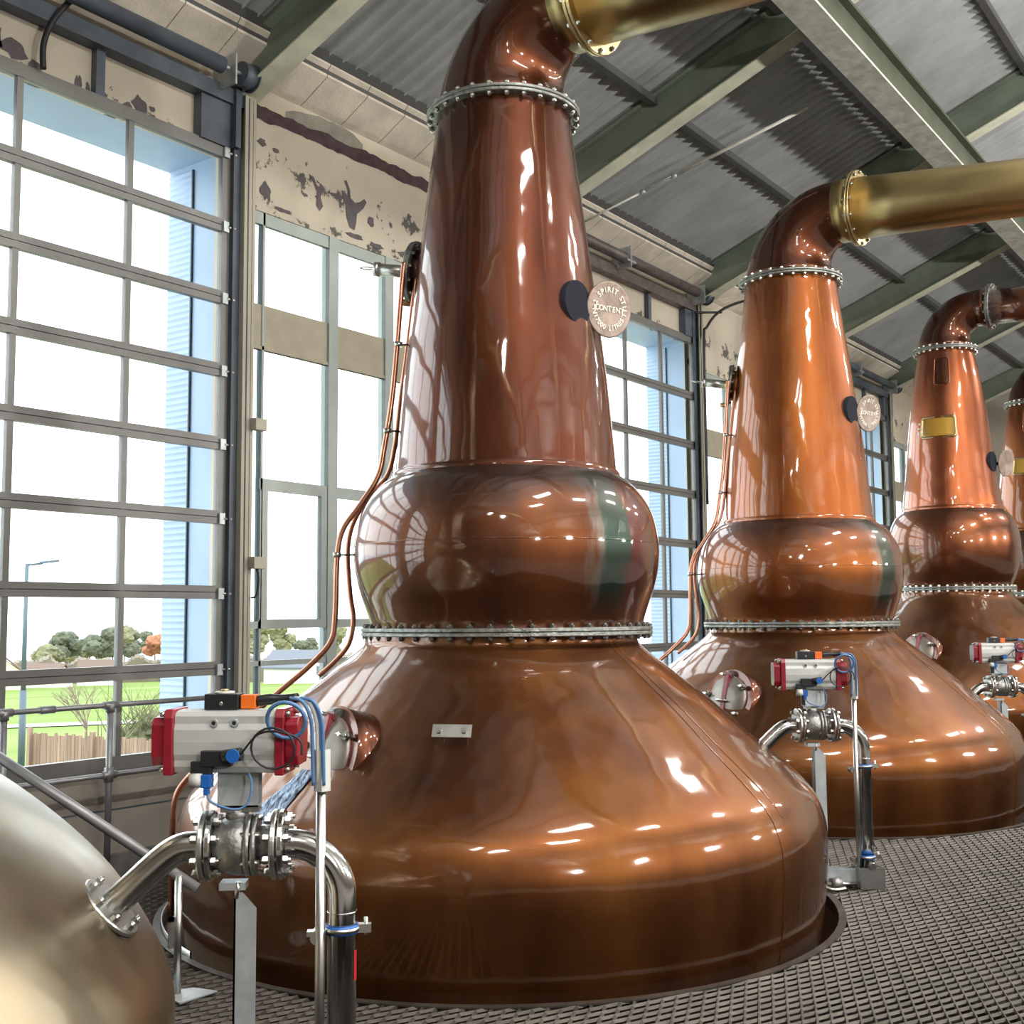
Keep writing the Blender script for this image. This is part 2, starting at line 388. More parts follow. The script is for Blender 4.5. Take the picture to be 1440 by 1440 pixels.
def ragged(x0, x1, zlo, zhi, m, amp=.03, step=.045, seed=1, dy=.004):
    rnd = random.Random(seed); n = int((x1-x0)/step)
    lo = []; hi = []
    a = b = 0
    for i in range(n+1):
        t = i/n; xx = x0+(x1-x0)*t
        a = a*.7+rnd.uniform(-1, 1)*amp*.6; b = b*.7+rnd.uniform(-1, 1)*amp*.6
        lo.append((xx, zlo(t)+a)); hi.append((xx, zhi(t)+b))
    vs = []; fs = []
    for (lx, lz), (hx, hz) in zip(lo, hi): vs += [(lx, WY-dy, lz), (hx, WY-dy, hz)]
    for i in range(n): fs.append((2*i, 2*i+2, 2*i+3, 2*i+1))
    w.add(vs, fs, m, False)
def blot(pts, m, dy=.005):
    w.add([(a, WY-dy, b) for a, b in pts], [tuple(range(len(pts)))[::-1]], m, False)
def blob_poly(cx, cz, rx, rz, seed, n=14):
    rnd = random.Random(seed)
    return [(cx+rx*math.cos(2*PI*k/n)*rnd.uniform(.6, 1.15), cz+rz*math.sin(2*PI*k/n)*rnd.uniform(.6, 1.15)) for k in range(n)]
# rusty lintel exposed above the first window, with a patch of bare plaster
ragged(6.05, 9.6, lambda t: 5.545, lambda t: 5.655+.02*t, M['rustbeam'], .02, .05, 3)
ragged(6.42, 7.33, lambda t: 5.62, lambda t: 5.66+.14*math.sin(PI*min(1, t*.75+.08)), M['plaster'], .012, .04, 5, .003)
blot([(7.10,5.33),(7.14,5.27),(7.15,5.2),(7.11,5.23),(7.07,5.24),(7.08,5.18),(7.12,5.12),(7.13,5.02),(7.17,4.94),(7.23,4.93),(7.25,5.0),(7.26,5.08),(7.34,5.15),(7.38,5.22),(7.35,5.24),(7.30,5.2),(7.24,5.17),(7.18,5.2),(7.17,5.27),(7.13,5.34)], M['plasterdark'])
blot([(6.68,5.26),(6.74,5.2),(6.78,5.13),(6.77,5.02),(6.81,4.98),(6.85,5.03),(6.82,5.1),(6.85,5.18),(6.83,5.22),(6.79,5.17),(6.74,5.25)], M['plasterdark'])
for i, (cx, cz, rx, rz) in enumerate([(6.17,5.36,.05,.035),(6.32,5.34,.04,.02),(6.97,5.17,.045,.02),(7.44,5.06,.05,.05),(7.95,5.25,.03,.03),(6.22,4.98,.07,.08),(6.62,5.23,.02,.02),(7.7,5.1,.02,.03),(5.02,5.25,.07,.07),(4.93,5.19,.05,.05),(5.13,5.26,.03,.02),(4.06,5.28,.10,.07),(4.2,5.2,.05,.08),(4.53,5.22,.03,.07),(4.60,5.2,.02,.06),(3.9,5.3,.1,.1),(7.5,4.86,.1,.03),(7.25,4.88,.12,.025),(7.9,4.87,.12,.03),(6.4,4.87,.1,.02)]):
    blot(blob_poly(cx, cz, rx, rz, 40+i), M['plasterdark'])
struct(w.build('wall_left'))
b_ = MB()
gable = lambda: [(WY+.25, -1.7), (WY+.25, roofz(6.6)-.1), (RIDGE_Y, roofz(RIDGE_Y)), (BY-.2, roofz(BY)), (BY-.2, -1.7)]
fwall = MB(); fwall.prism(gable(), WX1, WX1+.3, M['far_wall']); struct(fwall.build('wall_far'))
nwall = MB(); nwall.prism(gable(), WX0-.3, WX0, M['brown_wall']); struct(nwall.build('wall_near'))
rwall = MB(); rwall.box((WX0-.3, BY-.25, -1.7), (WX1+.3, BY, roofz(BY)+.1), M['brown_wall']); struct(rwall.build('wall_right'))

# roof of corrugated cement sheets, both slopes
def corrugated(ya, yb):
    m = MB(); pitch_, amp, per = .152, .052, 12
    n = int((WX1-WX0+.6)/pitch_*per); vs = []; fs = []
    ys = [ya, (ya+yb)/2, yb]
    for i in range(n+1):
        x = WX0-.3+i*pitch_/per; dz = amp*(1-(.5+.5*math.cos(2*PI*i/per))**2.2)
        for y in ys: vs.append((x, y, roofz(y)+dz))
    for i in range(n):
        for j in range(2): fs.append((i*3+j, i*3+j+1, (i+1)*3+j+1, (i+1)*3+j))
    m.add(vs, fs, M['roof'], True); return m
rf = corrugated(6.95, RIDGE_Y)
tmp = corrugated(RIDGE_Y, BY-.2); rf.add(tmp.v, tmp.f, M['roof'], True)
struct(rf.build('ceiling'))

# concrete eaves gutter units along the head of the window wall
g = MB(); prof = [(WY, 5.80), (WY-.06, 5.825), (WY-.315, 5.965), (WY-.315, 5.985), (WY-.285, 5.99), (WY-.35, 6.045), (WY-.35, 6.06), (WY, 6.06)]
x = WX0; k = 0
x = 6.58-.473*29
while x < WX1:
    g.prism([(a, b) for a, b in prof], x+.005, x+.468, M['gutter']); x += .473
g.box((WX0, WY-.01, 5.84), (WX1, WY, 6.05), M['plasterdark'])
g.prism([(WY-.30, 5.97), (WY-.33, 6.05), (WY-.40, 6.12), (WY-.3, 6.12)], WX0, WX1, M['purlin'])
struct(g.build('trim_1'))

# portal frames: columns and rafters
for i, cx in enumerate(COLX):
    root = empty('portal_frame', (cx, 6.7, 0)); struct(root); root.name = 'trim_%d' % (i+2)
    c = MB()
    c.box((-.062, 0, 0), (.047, .014, 5.60), M['creamsteel']); c.box((-.135, .05, 0), (-.062, .06, 5.6), M['slate']); c.box((-.006, .014, 0), (.006, .2, 5.9), M['creamsteel'])
    c.box((-.03, -.006, .0), (-.022, 0, 5.58), M['slate']); c.box((.015, -.006, .0), (.022, 0, 5.58), M['creamsteel'])
    c.box((-.095, .2, 0), (.095, .214, 5.9), M['creamsteel']); c.build('column', root)
    r = MB()
    def rz(y): return 5.62+SL*(0-y)      # underside at local y
    for (ya, yb) in ((.2, RIDGE_Y-6.7),):
        za, zb = rz(ya), rz(yb)
        def slab(x0, x1, d0, d1, m):
            vs = [(x0,ya,za+d0),(x1,ya,za+d0),(x1,yb,zb+d0),(x0,yb,zb+d0),(x0,ya,za+d1),(x1,ya,za+d1),(x1,yb,zb+d1),(x0,yb,zb+d1)]
            r.add(vs, [(0,1,2,3),(4,7,6,5),(0,4,5,1),(1,5,6,2),(2,6,7,3),(3,7,4,0)], m, False)
        slab(-.095, .095, 0, .014, M['steelflange']); slab(-.006, .006, .014, .38, M['steelgreen']); slab(-.095, .095, .38, .394, M['steelgreen'])
    r.build('rafter', root)
    r = MB(); yr = RIDGE_Y-6.7; zb = rz(yr); ye = BY-6.7; ze = zb-SL*(yr-ye)
    for x0, x1, d0, d1, m in ((-.095, .095, 0, .014, M['steelflange']), (-.006, .006, .014, .38, M['steelgreen']), (-.095, .095, .38, .394, M['steelgreen'])):
        vs = [(x0,yr,zb+d0),(x1,yr,zb+d0),(x1,ye,ze+d0),(x0,ye,ze+d0),(x0,yr,zb+d1),(x1,yr,zb+d1),(x1,ye,ze+d1),(x0,ye,ze+d1)]
        r.add(vs, [(0,1,2,3),(4,7,6,5),(0,4,5,1),(1,5,6,2),(2,6,7,3),(3,7,4,0)], m, False)
    r.build('rafter', root)
# purlins between the sheets and the frames
n_tr = len(COLX)+2
for y in (5.25, 3.95, 2.65, 1.35, .05, -2.2, -3.6, -5.0, -6.4):
    q = MB(); z = roofz(y); q.box((WX0, y-.025, z-.07), (WX1, y+.025, z-.0), M['purlin']); q.box((WX0, y-.025, z-.075), (WX1, y+.045, z-.068), M['purlin'])
    struct(q.build('trim_%d' % n_tr)); n_tr += 1
# heavy longitudinal beam under the rafters
q = MB(); q.box((WX0, 3.27, 6.50), (WX1, 3.55, 6.525), M['beam_under']); q.box((WX0, 3.31, 6.525), (WX1, 3.51, 6.80), M['beamgreen']); q.box((WX0, 3.24, 6.80), (WX1, 3.57, 6.83), M['beamgreen'])  # lit underside and shaded sides are put into the colours
struct(q.build('trim_%d' % n_tr)); n_tr += 1

# floor: expanded-metal walkway with round openings for the pots
HOLES = [(1.157, 4.075, 1.74), (5.56, 4.10, 1.868), (10.057, 4.075, 1.895), (15.05, 4.075, 1.95), (19.7, 4.075, 1.95)]
def in_hole(x, y):
    for hx, hy, hr in HOLES:
        if (x-hx)**2+(y-hy)**2 < hr*hr: return True
    return False
def grating():
    vs = []; fs = []
    dx, s = .07, .031
    X0, X1, Y0, Y1 = 2.2, 21.0, -.6, 6.85
    nx = int((X1-X0)/dx); ny = int((Y1-Y0)/s)
    for j in range(ny):
        yc = Y0+j*s; prev = None
        for i in range(nx+1):
            x = X0+i*dx; y = yc+(s/2 if (i+j) % 2 == 0 else -s/2)
            # skip what lies well outside the view wedge
            if in_hole(x, y) or y > .95*x+1.9 or y < x*.16-.4: prev = None; continue
            o = len(vs); vs += [(x, y-.0105, -.010), (x, y+.002, 0.), (x, y+.0075, -.018)]
            if prev is not None:
                p = prev; fs += [(p, o, o+1, p+1), (p+1, o+1, o+2, p+2)]
            prev = o
    m = MB(); m.add(vs, fs, M['grating'], False)
    for hx, hy, hr in HOLES:
        X = Matrix.Translation((hx, hy, 0))
        m.lathe([(hr, -.06), (hr+.006, -.06), (hr+.006, -.004), (hr+.04, -.004), (hr+.04, .003), (hr, .003)], M['grating'], 96, X, False, True)
    # bearer bars under the sheets
    for k in range(20):
        x = 2.4+k*.95
        y0 = -.6; 
        segs = []; yy = y0; run = None
        while yy < 6.85:
            ins = in_hole(x, yy)
            if not ins and run is None: run = yy
            if ins and run is not None: segs.append((run, yy)); run = None
            yy += .05
        if run is not None: segs.append((run, 6.85))
        for a, b in segs: m.box((x-.006, a, -.09), (x+.006, b, -.02), M['grating'])
    return m
struct(grating().build('floor'))
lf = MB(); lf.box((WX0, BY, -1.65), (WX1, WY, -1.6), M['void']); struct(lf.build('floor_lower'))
lf = MB(); lf.box((WX0, BY, -.05), (WX1, -.6, 0), M['concrete']); lf.box((WX0, -.6, -.05), (1.0, 1.6, 0), M['concrete']); struct(lf.build('floor_slab'))
cb = MB(); cb.box((WX0, WY-.12, -.1), (WX1, WY, .07), M['concrete']); struct(cb.build('baseboard_left'))

# glazed sectional doors
def sectional_door(n, x0, x1, rails, npan, bottom):
    root = struct(empty('door_%d' % n, (x0, 6.8, 0)))
    W = x1-x0; Y0, Y1 = -.02, .03
    top = HEAD_D
    zs = [top]+rails+[bottom]
    fr = MB()
    fr.box((0, Y0, .03), (.075, Y1, top+.04), M['frame']); fr.box((W-.075, Y0, .03), (W, Y1, top+.04), M['frame'])
    fr.box((.075, Y0, top-.05), (W-.075, Y1, top+.04), M['frame'])
    for z in rails:
        fr.box((.075, Y0, z-.048), (W-.075, Y1, z-.003), M['frame']); fr.box((.075, Y0, z+.003), (W-.075, Y1, z+.048), M['frame'])
        fr.box((.075, Y0+.012, z-.003), (W-.075, Y1, z+.003), M['slate'])
    fr.box((.075, Y0, bottom-.09), (W-.075, Y1, bottom), M['frame'])
    for k in range(1, npan):
        xx = W-.04-(W-.08)/npan*k
        fr.box((xx-.022, Y0+.006, bottom), (xx+.022, Y1-.004, top), M['frame'])
    fr.build('door_frame', root)
    pn = MB(); pn.box((.075, Y0+.008, .05), (W-.075, Y1-.008, bottom-.09), M['doorpanel'])
    pn.box((.075, Y0+.004, .35), (W-.075, Y0+.01, .36), M['slate']); pn.build('bottom_panel', root)
    gl = MB(); gl.box((.05, .002, bottom), (W-.05, .006, top), M['glass']); gl.build('glass', root)
    for z in [top]+rails+[bottom]:
        h = MB(); h.box((W-.07, Y0-.018, z-.05), (W-.02, Y0, z+.03), M['galv']); h.cyl((W-.03, Y0-.012, z-.01), (W+.05, Y0-.012, z-.01), .011, M['bolt'], 10)
        h.cyl((W+.02, Y0-.012, z-.01), (W+.045, Y0-.012, z-.01), .02, M['bolt'], 12)
        h.build('roller_hinge', root)
    tr = MB(); tr.box((W+.0, Y0-.04, .0), (W+.012, Y0+.05, 5.5), M['slate']); tr.box((W+.012, Y0-.005, .0), (W+.05, Y0+.005, 5.5), M['slate'])
    tr.box((-.012, Y0-.04, .0), (0, Y0+.05, 5.5), M['slate'])
    tr.build('track', root)
    return root
d_rails1 = [4.554-.5509*k for k in range(7)]; d_rails2 = [4.40-.633*k for k in range(6)]
sectional_door(1, 2.35, 5.80, d_rails1, 4, .70)
sectional_door(2, 9.98, 13.50, d_rails2, 4, .70)
sectional_door(3, 17.65, 21.15, d_rails2, 4, .70)
sectional_door(4, -1.85, 1.95, d_rails1, 4, .70)
# steel lintel, jamb and counterbalance shaft over each sectional door
def door_gear(x0, x1, n, shade):
    root = struct(empty('trim_%d' % n, (x0, 6.7, 0)))
    W = x1-x0
    b = MB(); b.box((0, .03, 5.50), (W+.1, .148, 5.62), shade); b.build('lintel', root)
    b = MB(); b.box((W-.30, .06, 5.16), (W-.02, .148, 5.52), M['slate']); b.box((W-.02, .0, 5.16), (W+.03, .148, 5.75), M['slate']); b.build('jamb_plate', root)
    s_ = MB(); s_.cyl((.2, -.07, 5.70), (W-.22, -.07, 5.70), .062, shade, 20)
    s_.cyl((W-.22, -.07, 5.70), (W+.03, -.07, 5.70), .016, M['galv'], 10)
    s_.build('spring_tube', root)
    d = MB(); d.cyl((W-.05, -.07, 5.70), (W+.06, -.07, 5.70), .095, M['slate'], 24); d.cyl((W+.06, -.07, 5.70), (W+.07, -.07, 5.70), .11, M['slate'], 24); d.build('cable_drum', root)
    br = MB(); br.box((W*.42, -.16, 5.58), (W*.42+.02, .1, 5.82), M['galv']); br.box((W*.42-.06, -.15, 5.64), (W*.42+.14, -.0, 5.665), M['galv']); br.box((W-.16, -.15, 5.56), (W-.145, .1, 5.80), M['galv']); br.build('bearing_bracket', root)
    v = MB(); v.box((W*.66, .09, 5.13), (W*.66+.07, .148, 5.52), M['slate']); v.build('hanger', root)
    return root
for (a, b), sh in zip(DOORS[1:], (M['slate'], M['shaft'], M['slate'])):
    door_gear(a, b, n_tr, sh); n_tr += 1
# fixed windows with cream transom panels
def fixed_window(n, x0, x1):
    root = struct(empty('window_%d' % n, (x0, 6.86, 0))); W = x1-x0; top = HEAD_W
    fr = MB(); m = M['winframe']
    def hb(a, b, z0, z1, d=.04): fr.box((a, 0, z0), (b, d, z1), m)
    def vb(x, w_, z0, z1, d=.06, y=0): fr.box((x-w_/2, y, z0), (x+w_/2, y+d, z1), m)
    hb(0, W, top-.10, top); hb(0, W, SILL_W, SILL_W+.05); hb(0, .03, SILL_W, top); hb(W-.03, W, SILL_W, top)
    for x in (.90, 1.60, 2.30, 3.0): 
        if x < W-.1: vb(x, .11, SILL_W, top, .09, -.01)
    vb(.13, .022, SILL_W, top)
    hb(.11, W, 1.53, 1.60, .05); hb(0, W, 1.245, 1.285, .045); hb(.11, W, 2.60, 2.69, .05)
    hb(.13, .20, 1.60, 2.60, .05); hb(.78, .86, 1.60, 2.60, .05)
    hb(0, .12, 1.53, 1.585, .04)
    fr.build('window_frame', root)
    t = MB(); t.box((0, .012, 3.70), (W, .045, 4.06), M['transom']); t.box((0, .0, 3.70), (W, .02, 3.73), M['transom']); t.build('transom_panel', root)
    gl = MB(); gl.box((.01, .03, SILL_W), (W-.01, .034, top-.05), M['glass']); gl.build('glass', root)
    s_ = MB(); s_.box((0, -.08, SILL_W-.06), (W, .0, SILL_W), M['transom']); s_.build('window_sill', root)
for i, (a, b) in enumerate(WINS): fixed_window(i+1, a, b)

# outside fins and soffit slabs in pale blue cladding
def fin(x0, x1, n):
    q = MB(); y0, y1 = WY+.1, 7.50
    q.box((x0, y0, -1.6), (x1, y1, 5.16), M['cladding'])
    z = -1.5
    while z < 5.1:       # horizontal corrugation of the outer half
        for xs, sg in ((x0, -1), (x1, 1)):
            q.add([(xs, y0+.26, z), (xs, y1, z), (xs+sg*.006, y1, z+.018), (xs+sg*.006, y0+.26, z+.018), (xs, y1, z+.036), (xs, y0+.26, z+.036)], [(0,1,2,3),(3,2,4,5)], M['cladding'], False)
        z += .048
    q.box((x0-.018, y0+.25, -1.5), (x0, y0+.262, 5.1), M['slate'])
    struct(q.build('trim_%d' % n))
for a, b in ((1.95, 2.35), (5.80, 6.09), (9.58, 9.98), (13.50, 13.74), (17.20, 17.65), (21.15, 21.35)):
    fin(a, b, n_tr); n_tr += 1
q = MB(); q.box((WX0, WY+.1, 5.15), (WX1, 7.52, 5.6), M['cladding']); struct(q.build('trim_%d' % n_tr)); n_tr += 1

# ------------------------------------------------------------------ the stills
PROF_POT = [(1.68, -1.0), (1.72, -.4), (1.76, -.15), (1.795, .05), (1.815, .25), (1.82, .42), (1.805, .52), (1.765, .62), (1.70, .70), (1.60, .79), (1.47, .90), (1.33, 1.02), (1.19, 1.14), (1.06, 1.24), (.95, 1.33), (.87, 1.39), (.825, 1.43), (.80, 1.46), (.795, 1.50)]
PROF_BULGE = [(.795, 1.545), (.80, 1.58), (.825, 1.66), (.86, 1.76), (.885, 1.87), (.895, 1.98), (.885, 2.08), (.862, 2.18), (.82, 2.27), (.765, 2.345), (.70, 2.40), (.662, 2.425)]
PROF_NECK = [(.668, 2.40), (.655, 2.44), (.648, 2.52), (.632, 2.72), (.60, 3.05), (.545, 3.5), (.50, 3.86), (.45, 4.25), (.415, 4.53), (.41, 4.60)]
def hexbolt(m, r=.016, h=.012, L=.05):
    b = MB(); b.cyl((0, 0, L/2), (0, 0, L/2+h), r, m, 6, smooth=False); b.cyl((0, 0, -L/2-h), (0, 0, -L/2), r, m, 6, smooth=False)
    b.cyl((0, 0, -L/2-h-.008), (0, 0, L/2+h+.008), r*.55, m, 8); return b.mesh('bolt')
BOLT = hexbolt(M['bolt']); BOLTD = hexbolt(M['dark_bolt'], .017)
def bolts_on(parent, n, r, z, me, X=None, a0=0., scale=1.):
    for k in range(n):
        a = a0+2*PI*k/n
        o = bpy.data.objects.new('bolt', me); COL.objects.link(o); o.parent = parent
        T = Matrix.Translation((r*math.cos(a), r*math.sin(a), z))
        o.matrix_local = (X @ T if X is not None else T) @ Matrix.Scale(scale, 4)
def bolts_in(mb, n, r, z, m, X=None, L=.05, br=.016):
    for k in range(n):
        a = 2*PI*k/n; c = Vector((r*math.cos(a), r*math.sin(a), z)); d = Vector((0, 0, L/2+.016))
        p0, p1 = c-d, c+d
        if X is not None: p0, p1 = X @ p0, X @ p1
        mb.cyl(p0, p1, br, m, 6, smooth=False)
def neck_r(z, prof):
    for (ra, za), (rb, zb) in zip(prof, prof[1:]):
        if za <= z <= zb: return ra+(rb-ra)*(z-za)/(zb-za)
    return prof[-1][0]

def letters(parent, radius):
    """raised lettering of the round content plate, in the plate's own plane (x right, y up, z out)"""
    objs = []
    def put(ch, x, y, ang, size):
        cu = bpy.data.curves.new('t', 'FONT'); cu.body = ch; cu.size = size; cu.align_x = 'CENTER'; cu.align_y = 'CENTER'; cu.extrude = .0015; cu.offset = .0012
        o = bpy.data.objects.new('t', cu); COL.objects.link(o); objs.append((o, Matrix.Translation((x, y, .008)) @ Matrix.Rotation(ang, 4, 'Z')))
    def arc(txt, r, span, top, size):
        n = len(txt)
        for i, ch in enumerate(txt):
            if ch == ' ': continue
            t = (i-(n-1)/2)/(n-1)*span
            if top: put(ch, r*math.sin(t), r*math.cos(t), -t, size)
            else: put(ch, r*math.sin(t), -r*math.cos(t), t, size)
    arc('No2 SPIRIT STILL', radius*.74, math.radians(205), True, radius*.30)
    for i, ch in enumerate('CONTENT'): put(ch, (i-3)*radius*.21, 0, 0, radius*.30)
    arc('17000 LITRES', radius*.74, math.radians(125), False, radius*.27)
    bpy.context.view_layer.update()
    dg = bpy.context.evaluated_depsgraph_get(); mb = MB()
    for o, T in objs:
        me = bpy.data.meshes.new_from_object(o.evaluated_get(dg)); 
        mb.add([tuple(T @ v.co) for v in me.vertices], [tuple(p.vertices) for p in me.polygons], M['letter'], False)
        cu = o.data; bpy.data.objects.remove(o); bpy.data.curves.remove(cu); bpy.data.meshes.remove(me)
    return mb

def make_still(loc, name, label, mats, bolts='each', zoff=0., kr=1., bend_r=.5, arm_mat='brass', windows=False, prof=None, arm_end_y=-6.0, sign=True, tubes=True, sight=True, manway=True, plate=False, seams=True, sign_angle=-65):
    root = empty(name, loc); tag(root, label, 'pot still')
    pot, bulge, neck = prof or (PROF_POT, PROF_BULGE, PROF_NECK)
    mb = MB(); mb.lathe(smooth_prof(pot, 4), mats['pot'], 160)
    potO = mb.build('pot', root)
    if plate: potO.location = (-.022, .030, 0)
    if seams:
        for ang, z_lo in ((-96.5, -.2), (-93.2, .55)):
            s_ = MB(); a = math.radians(ang); pts = []
            for r, z in smooth_prof([p for p in pot if p[1] > z_lo], 3): pts.append((r*math.cos(a+.0*z), r*math.sin(a), z))
            s_.tube(pts, .0045, mats['pot'], 6, caps=False); s_.build('seam', potO)
    mb = MB(); mb.lathe(smooth_prof(bulge, 4), mats['bulge'], 128); bo = mb.build('boil_ball', root)
    zmid = [p for p in bulge if p[0] == max(q[0] for q in bulge)][0]
    s_ = MB(); s_.lathe([(zmid[0]-.004, zmid[1]+.035), (zmid[0]+.0025, zmid[1]+.03), (zmid[0]-.003, zmid[1]+.025)], mats['bulge'], 96); s_.build('seam', bo)
    mb = MB(); mb.lathe(smooth_prof(neck, 4), mats['neck'], 96)
    zb = neck[0][1]; mb.lathe([(neck[0][0]+.004, zb+.0), (neck[0][0]+.008, zb+.03), (neck[0][0]-.006, zb+.05)], mats['neck'], 96)
    mb.build('neck', root)
    # lower flange
    z0 = pot[-1][1]; rl = pot[-1][0]; fr = rl+.054
    m = MB(); m.ring(rl-.03, fr, z0-.0, z0+.021, M['flange'], 96); m.ring(rl-.03, fr, z0+.024, z0+.045, M['flange'], 96)
    if bolts == 'in': bolts_in(m, 44, fr-.022, z0+.0225, M['bolt'])
    F1 = m.build('flange', root)
    zt = neck[-1][1]; rt_ = neck[-1][0]; fr2 = rt_+.058
    m = MB(); m.ring(rt_-.03, fr2, zt, zt+.021, M['flange'], 72); m.ring(rt_-.03, fr2, zt+.024, zt+.045, M['flange'], 72)
    if bolts == 'in': bolts_in(m, 26, fr2-.022, zt+.0225, M['bolt'])
    F2 = m.build('flange', root)
    # swan neck: quarter bend towards the room (-y), narrowing
    R = bend_r; pts = []; rad = []
    zs = zt+.045; pts.append((0, 0, zs)); rad.append(rt_-.005); pts.append((0, 0, zs+.05)); rad.append(rt_-.012)
    r_end = rt_*.66; n = 18
    for k in range(1, n+1):
        a = PI/2*k/n*1.0; pts.append((0, -R+R*math.cos(a), zs+.05+R*math.sin(a))); rad.append(rt_-.012+(r_end-rt_+.012)*(k/n)**.8)
    zc = zs+.05+R
    pts.append((0, -R-.08, zc)); rad.append(r_end)
    m = MB(); m.tube(pts, .1, mats['bend'], 64, radii=rad); m.build('swan_neck', root)
    # collar, flange and lyne arm
    ya = -R-.08
    m = MB(); m.cyl((0, ya+.09, zc), (0, ya-.05, zc), r_end+.008, M['brass'] if arm_mat == 'brass' else mats['bend'], 48); m.build('collar', root)
    X = frameX((0, ya-.05, zc), (0, -1, -.06))
    m = MB(); fm = M['brass_flange'] if arm_mat == 'brass' else M['flange']
    m.ring(r_end-.02, r_end+.06, 0, .02, fm, 64, X); m.ring(r_end-.02, r_end+.06, .024, .044, fm, 64, X)
    if bolts == 'in': bolts_in(m, 14, r_end+.037, .022, M['bolt'], X)
    F3 = m.build('arm_flange', root)
    y2 = arm_end_y; L = (ya-.09)-y2
    m = MB(); npt = 14; pts = [(0, ya-.09-L*k/npt, zc-.005-.085*(L*k/npt)) for k in range(npt+1)]
    rad = [max(.12, r_end-.028*(L*k/npt)) for k in range(npt+1)]
    am = M['brass'] if arm_mat == 'brass' else mats['bend']
    m.tube(pts, .2, am, 48, radii=rad); m.build('lyne_arm', root)
    if bolts == 'each':
        bolts_on(F1, 48, fr-.022, z0+.0225, BOLTD); bolts_on(F2, 28, fr2-.022, zt+.0225, BOLT); bolts_on(F3, 14, r_end+.038, .022, BOLT, X)
    # round content plate on its dark stand-off
    if sign:
        zS = 3.38+zoff*.3; a = math.radians(sign_angle); c = Vector((.175*kr, -.62*kr, zS))
        # plate facing the room
        zv = Vector((-.34, -1, -.14)).normalized(); xv = Vector((0, 0, 1)).cross(zv).normalized() ; yv = zv.cross(xv)
        X = Matrix.Translation(c) @ Matrix((xv, yv, zv)).transposed().to_4x4()
        s_ = MB(); s_.lathe([(0, -.006), (.155, -.006), (.165, 0), (.165, .004), (.158, .008), (.152, .006), (0, .006)], M['sign'], 64); pl = s_.build('content_plate', root); pl.matrix_local = X
        if loc[0] < 11: lt = letters(None, .15).build('lettering', pl); lt['label'] = 'cream raised lettering'
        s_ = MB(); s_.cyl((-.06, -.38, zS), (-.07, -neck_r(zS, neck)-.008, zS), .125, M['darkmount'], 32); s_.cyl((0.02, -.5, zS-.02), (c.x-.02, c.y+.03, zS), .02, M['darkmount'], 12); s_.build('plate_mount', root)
    if sight:
        zS = 3.70+zoff*.3; a = math.radians(114); rS = neck_r(zS, neck)
        d = Vector((math.cos(a), math.sin(a), .16)).normalized(); c = Vector((rS*math.cos(a), rS*math.sin(a), zS)); X = frameX(c, d)
        s_ = MB(); s_.cyl(X @ V(0,0,-.06), X @ V(0,0,.03), .14, mats['neck'], 32); s_.ring(0.001, .19, .03, .05, M['flange'], 40, X); s_.ring(.001, .185, .054, .068, M['brushed'], 40, X)
        bolts_in(s_, 12, .165, .045, M['bolt'], X, .03, .01)
        vp = s_.build('vacuum_port', root)
        s_ = MB(); s_.cyl(X @ V(0,0,.06), X @ V(0,0,.29), .038, M['brushed'], 20); s_.cyl(X @ V(0,0,.06), X @ V(0,0,.09), .05, M['brass_flange'], 20); s_.cyl(X @ V(0,0,.27), X @ V(0,0,.30), .045, M['brushed'], 20); s_.build('valve_stem', vp)
        s_ = MB(); pts = [X @ V(.0+.03*math.cos(t), .02*0, .34-.07*math.sin(t)*0+.06*math.sin(t)) for t in [2*PI*k/16 for k in range(17)]]
        s_.tube(pts, .005, M['bolt'], 6, caps=False); s_.build('lever_loop', vp)
        s_ = MB(); c2 = X @ V(-.0, -.17, .07); s_.cyl(X @ V(.0,-.19,.04), X @ V(0,-.19,.11), .022, M['brass_flange'], 14); s_.build('brass_elbow', vp)
    if tubes:
        D = V(math.cos(math.radians(131)), math.sin(math.radians(131)), 0)
        def RZ(l): return [tuple(D*r+V(0, 0, z)) for r, z in l]
        T1 = [(.60, 3.72), (.615, 3.58), (.665, 2.96), (.715, 2.62), (.755, 2.43), (.863, 2.255), (.957, 2.117), (.989, 1.95), (.999, 1.60), (1.03, 1.458), (1.16, 1.317), (1.34, 1.165), (1.60, .93), (1.80, .73), (1.885, .60), (1.90, .37), (1.90, -.3)]
        s_ = MB(); s_.tube(RZ(T1), .0165, M['tube_copper'], 10, 5); s_.build('level_tube', root)
        T2 = [(.53, 3.66), (.58, 3.24), (.625, 2.90), (.655, 2.64), (.70, 2.45), (.80, 2.33), (.90, 2.17), (.935, 2.0), (.92, 1.75), (.90, 1.60), (.925, 1.457), (1.0, 1.36), (1.10, 1.27)]
        D2 = V(math.cos(math.radians(126)), math.sin(math.radians(126)), 0)
        s_ = MB(); s_.tube([tuple(D2*r+V(0, 0, z)) for r, z in T2], .0145, M['tube_copper'], 10, 5); s_.build('level_tube', root)
        for r, z, r0 in ((.99, 1.97, .89), (.70, 2.70, .63), (.635, 3.22, .57)):
            s_ = MB(); p = D*r+V(0, 0, z); s_.cyl(D*r0+V(0,0,z), D*(r+.02)+V(0,0,z), .006, M['dark_bolt'], 8); s_.cyl(p-V(0,0,.014), p+V(0,0,.014), .025, M['bolt'], 12)
            s_.build('tube_bracket', root)
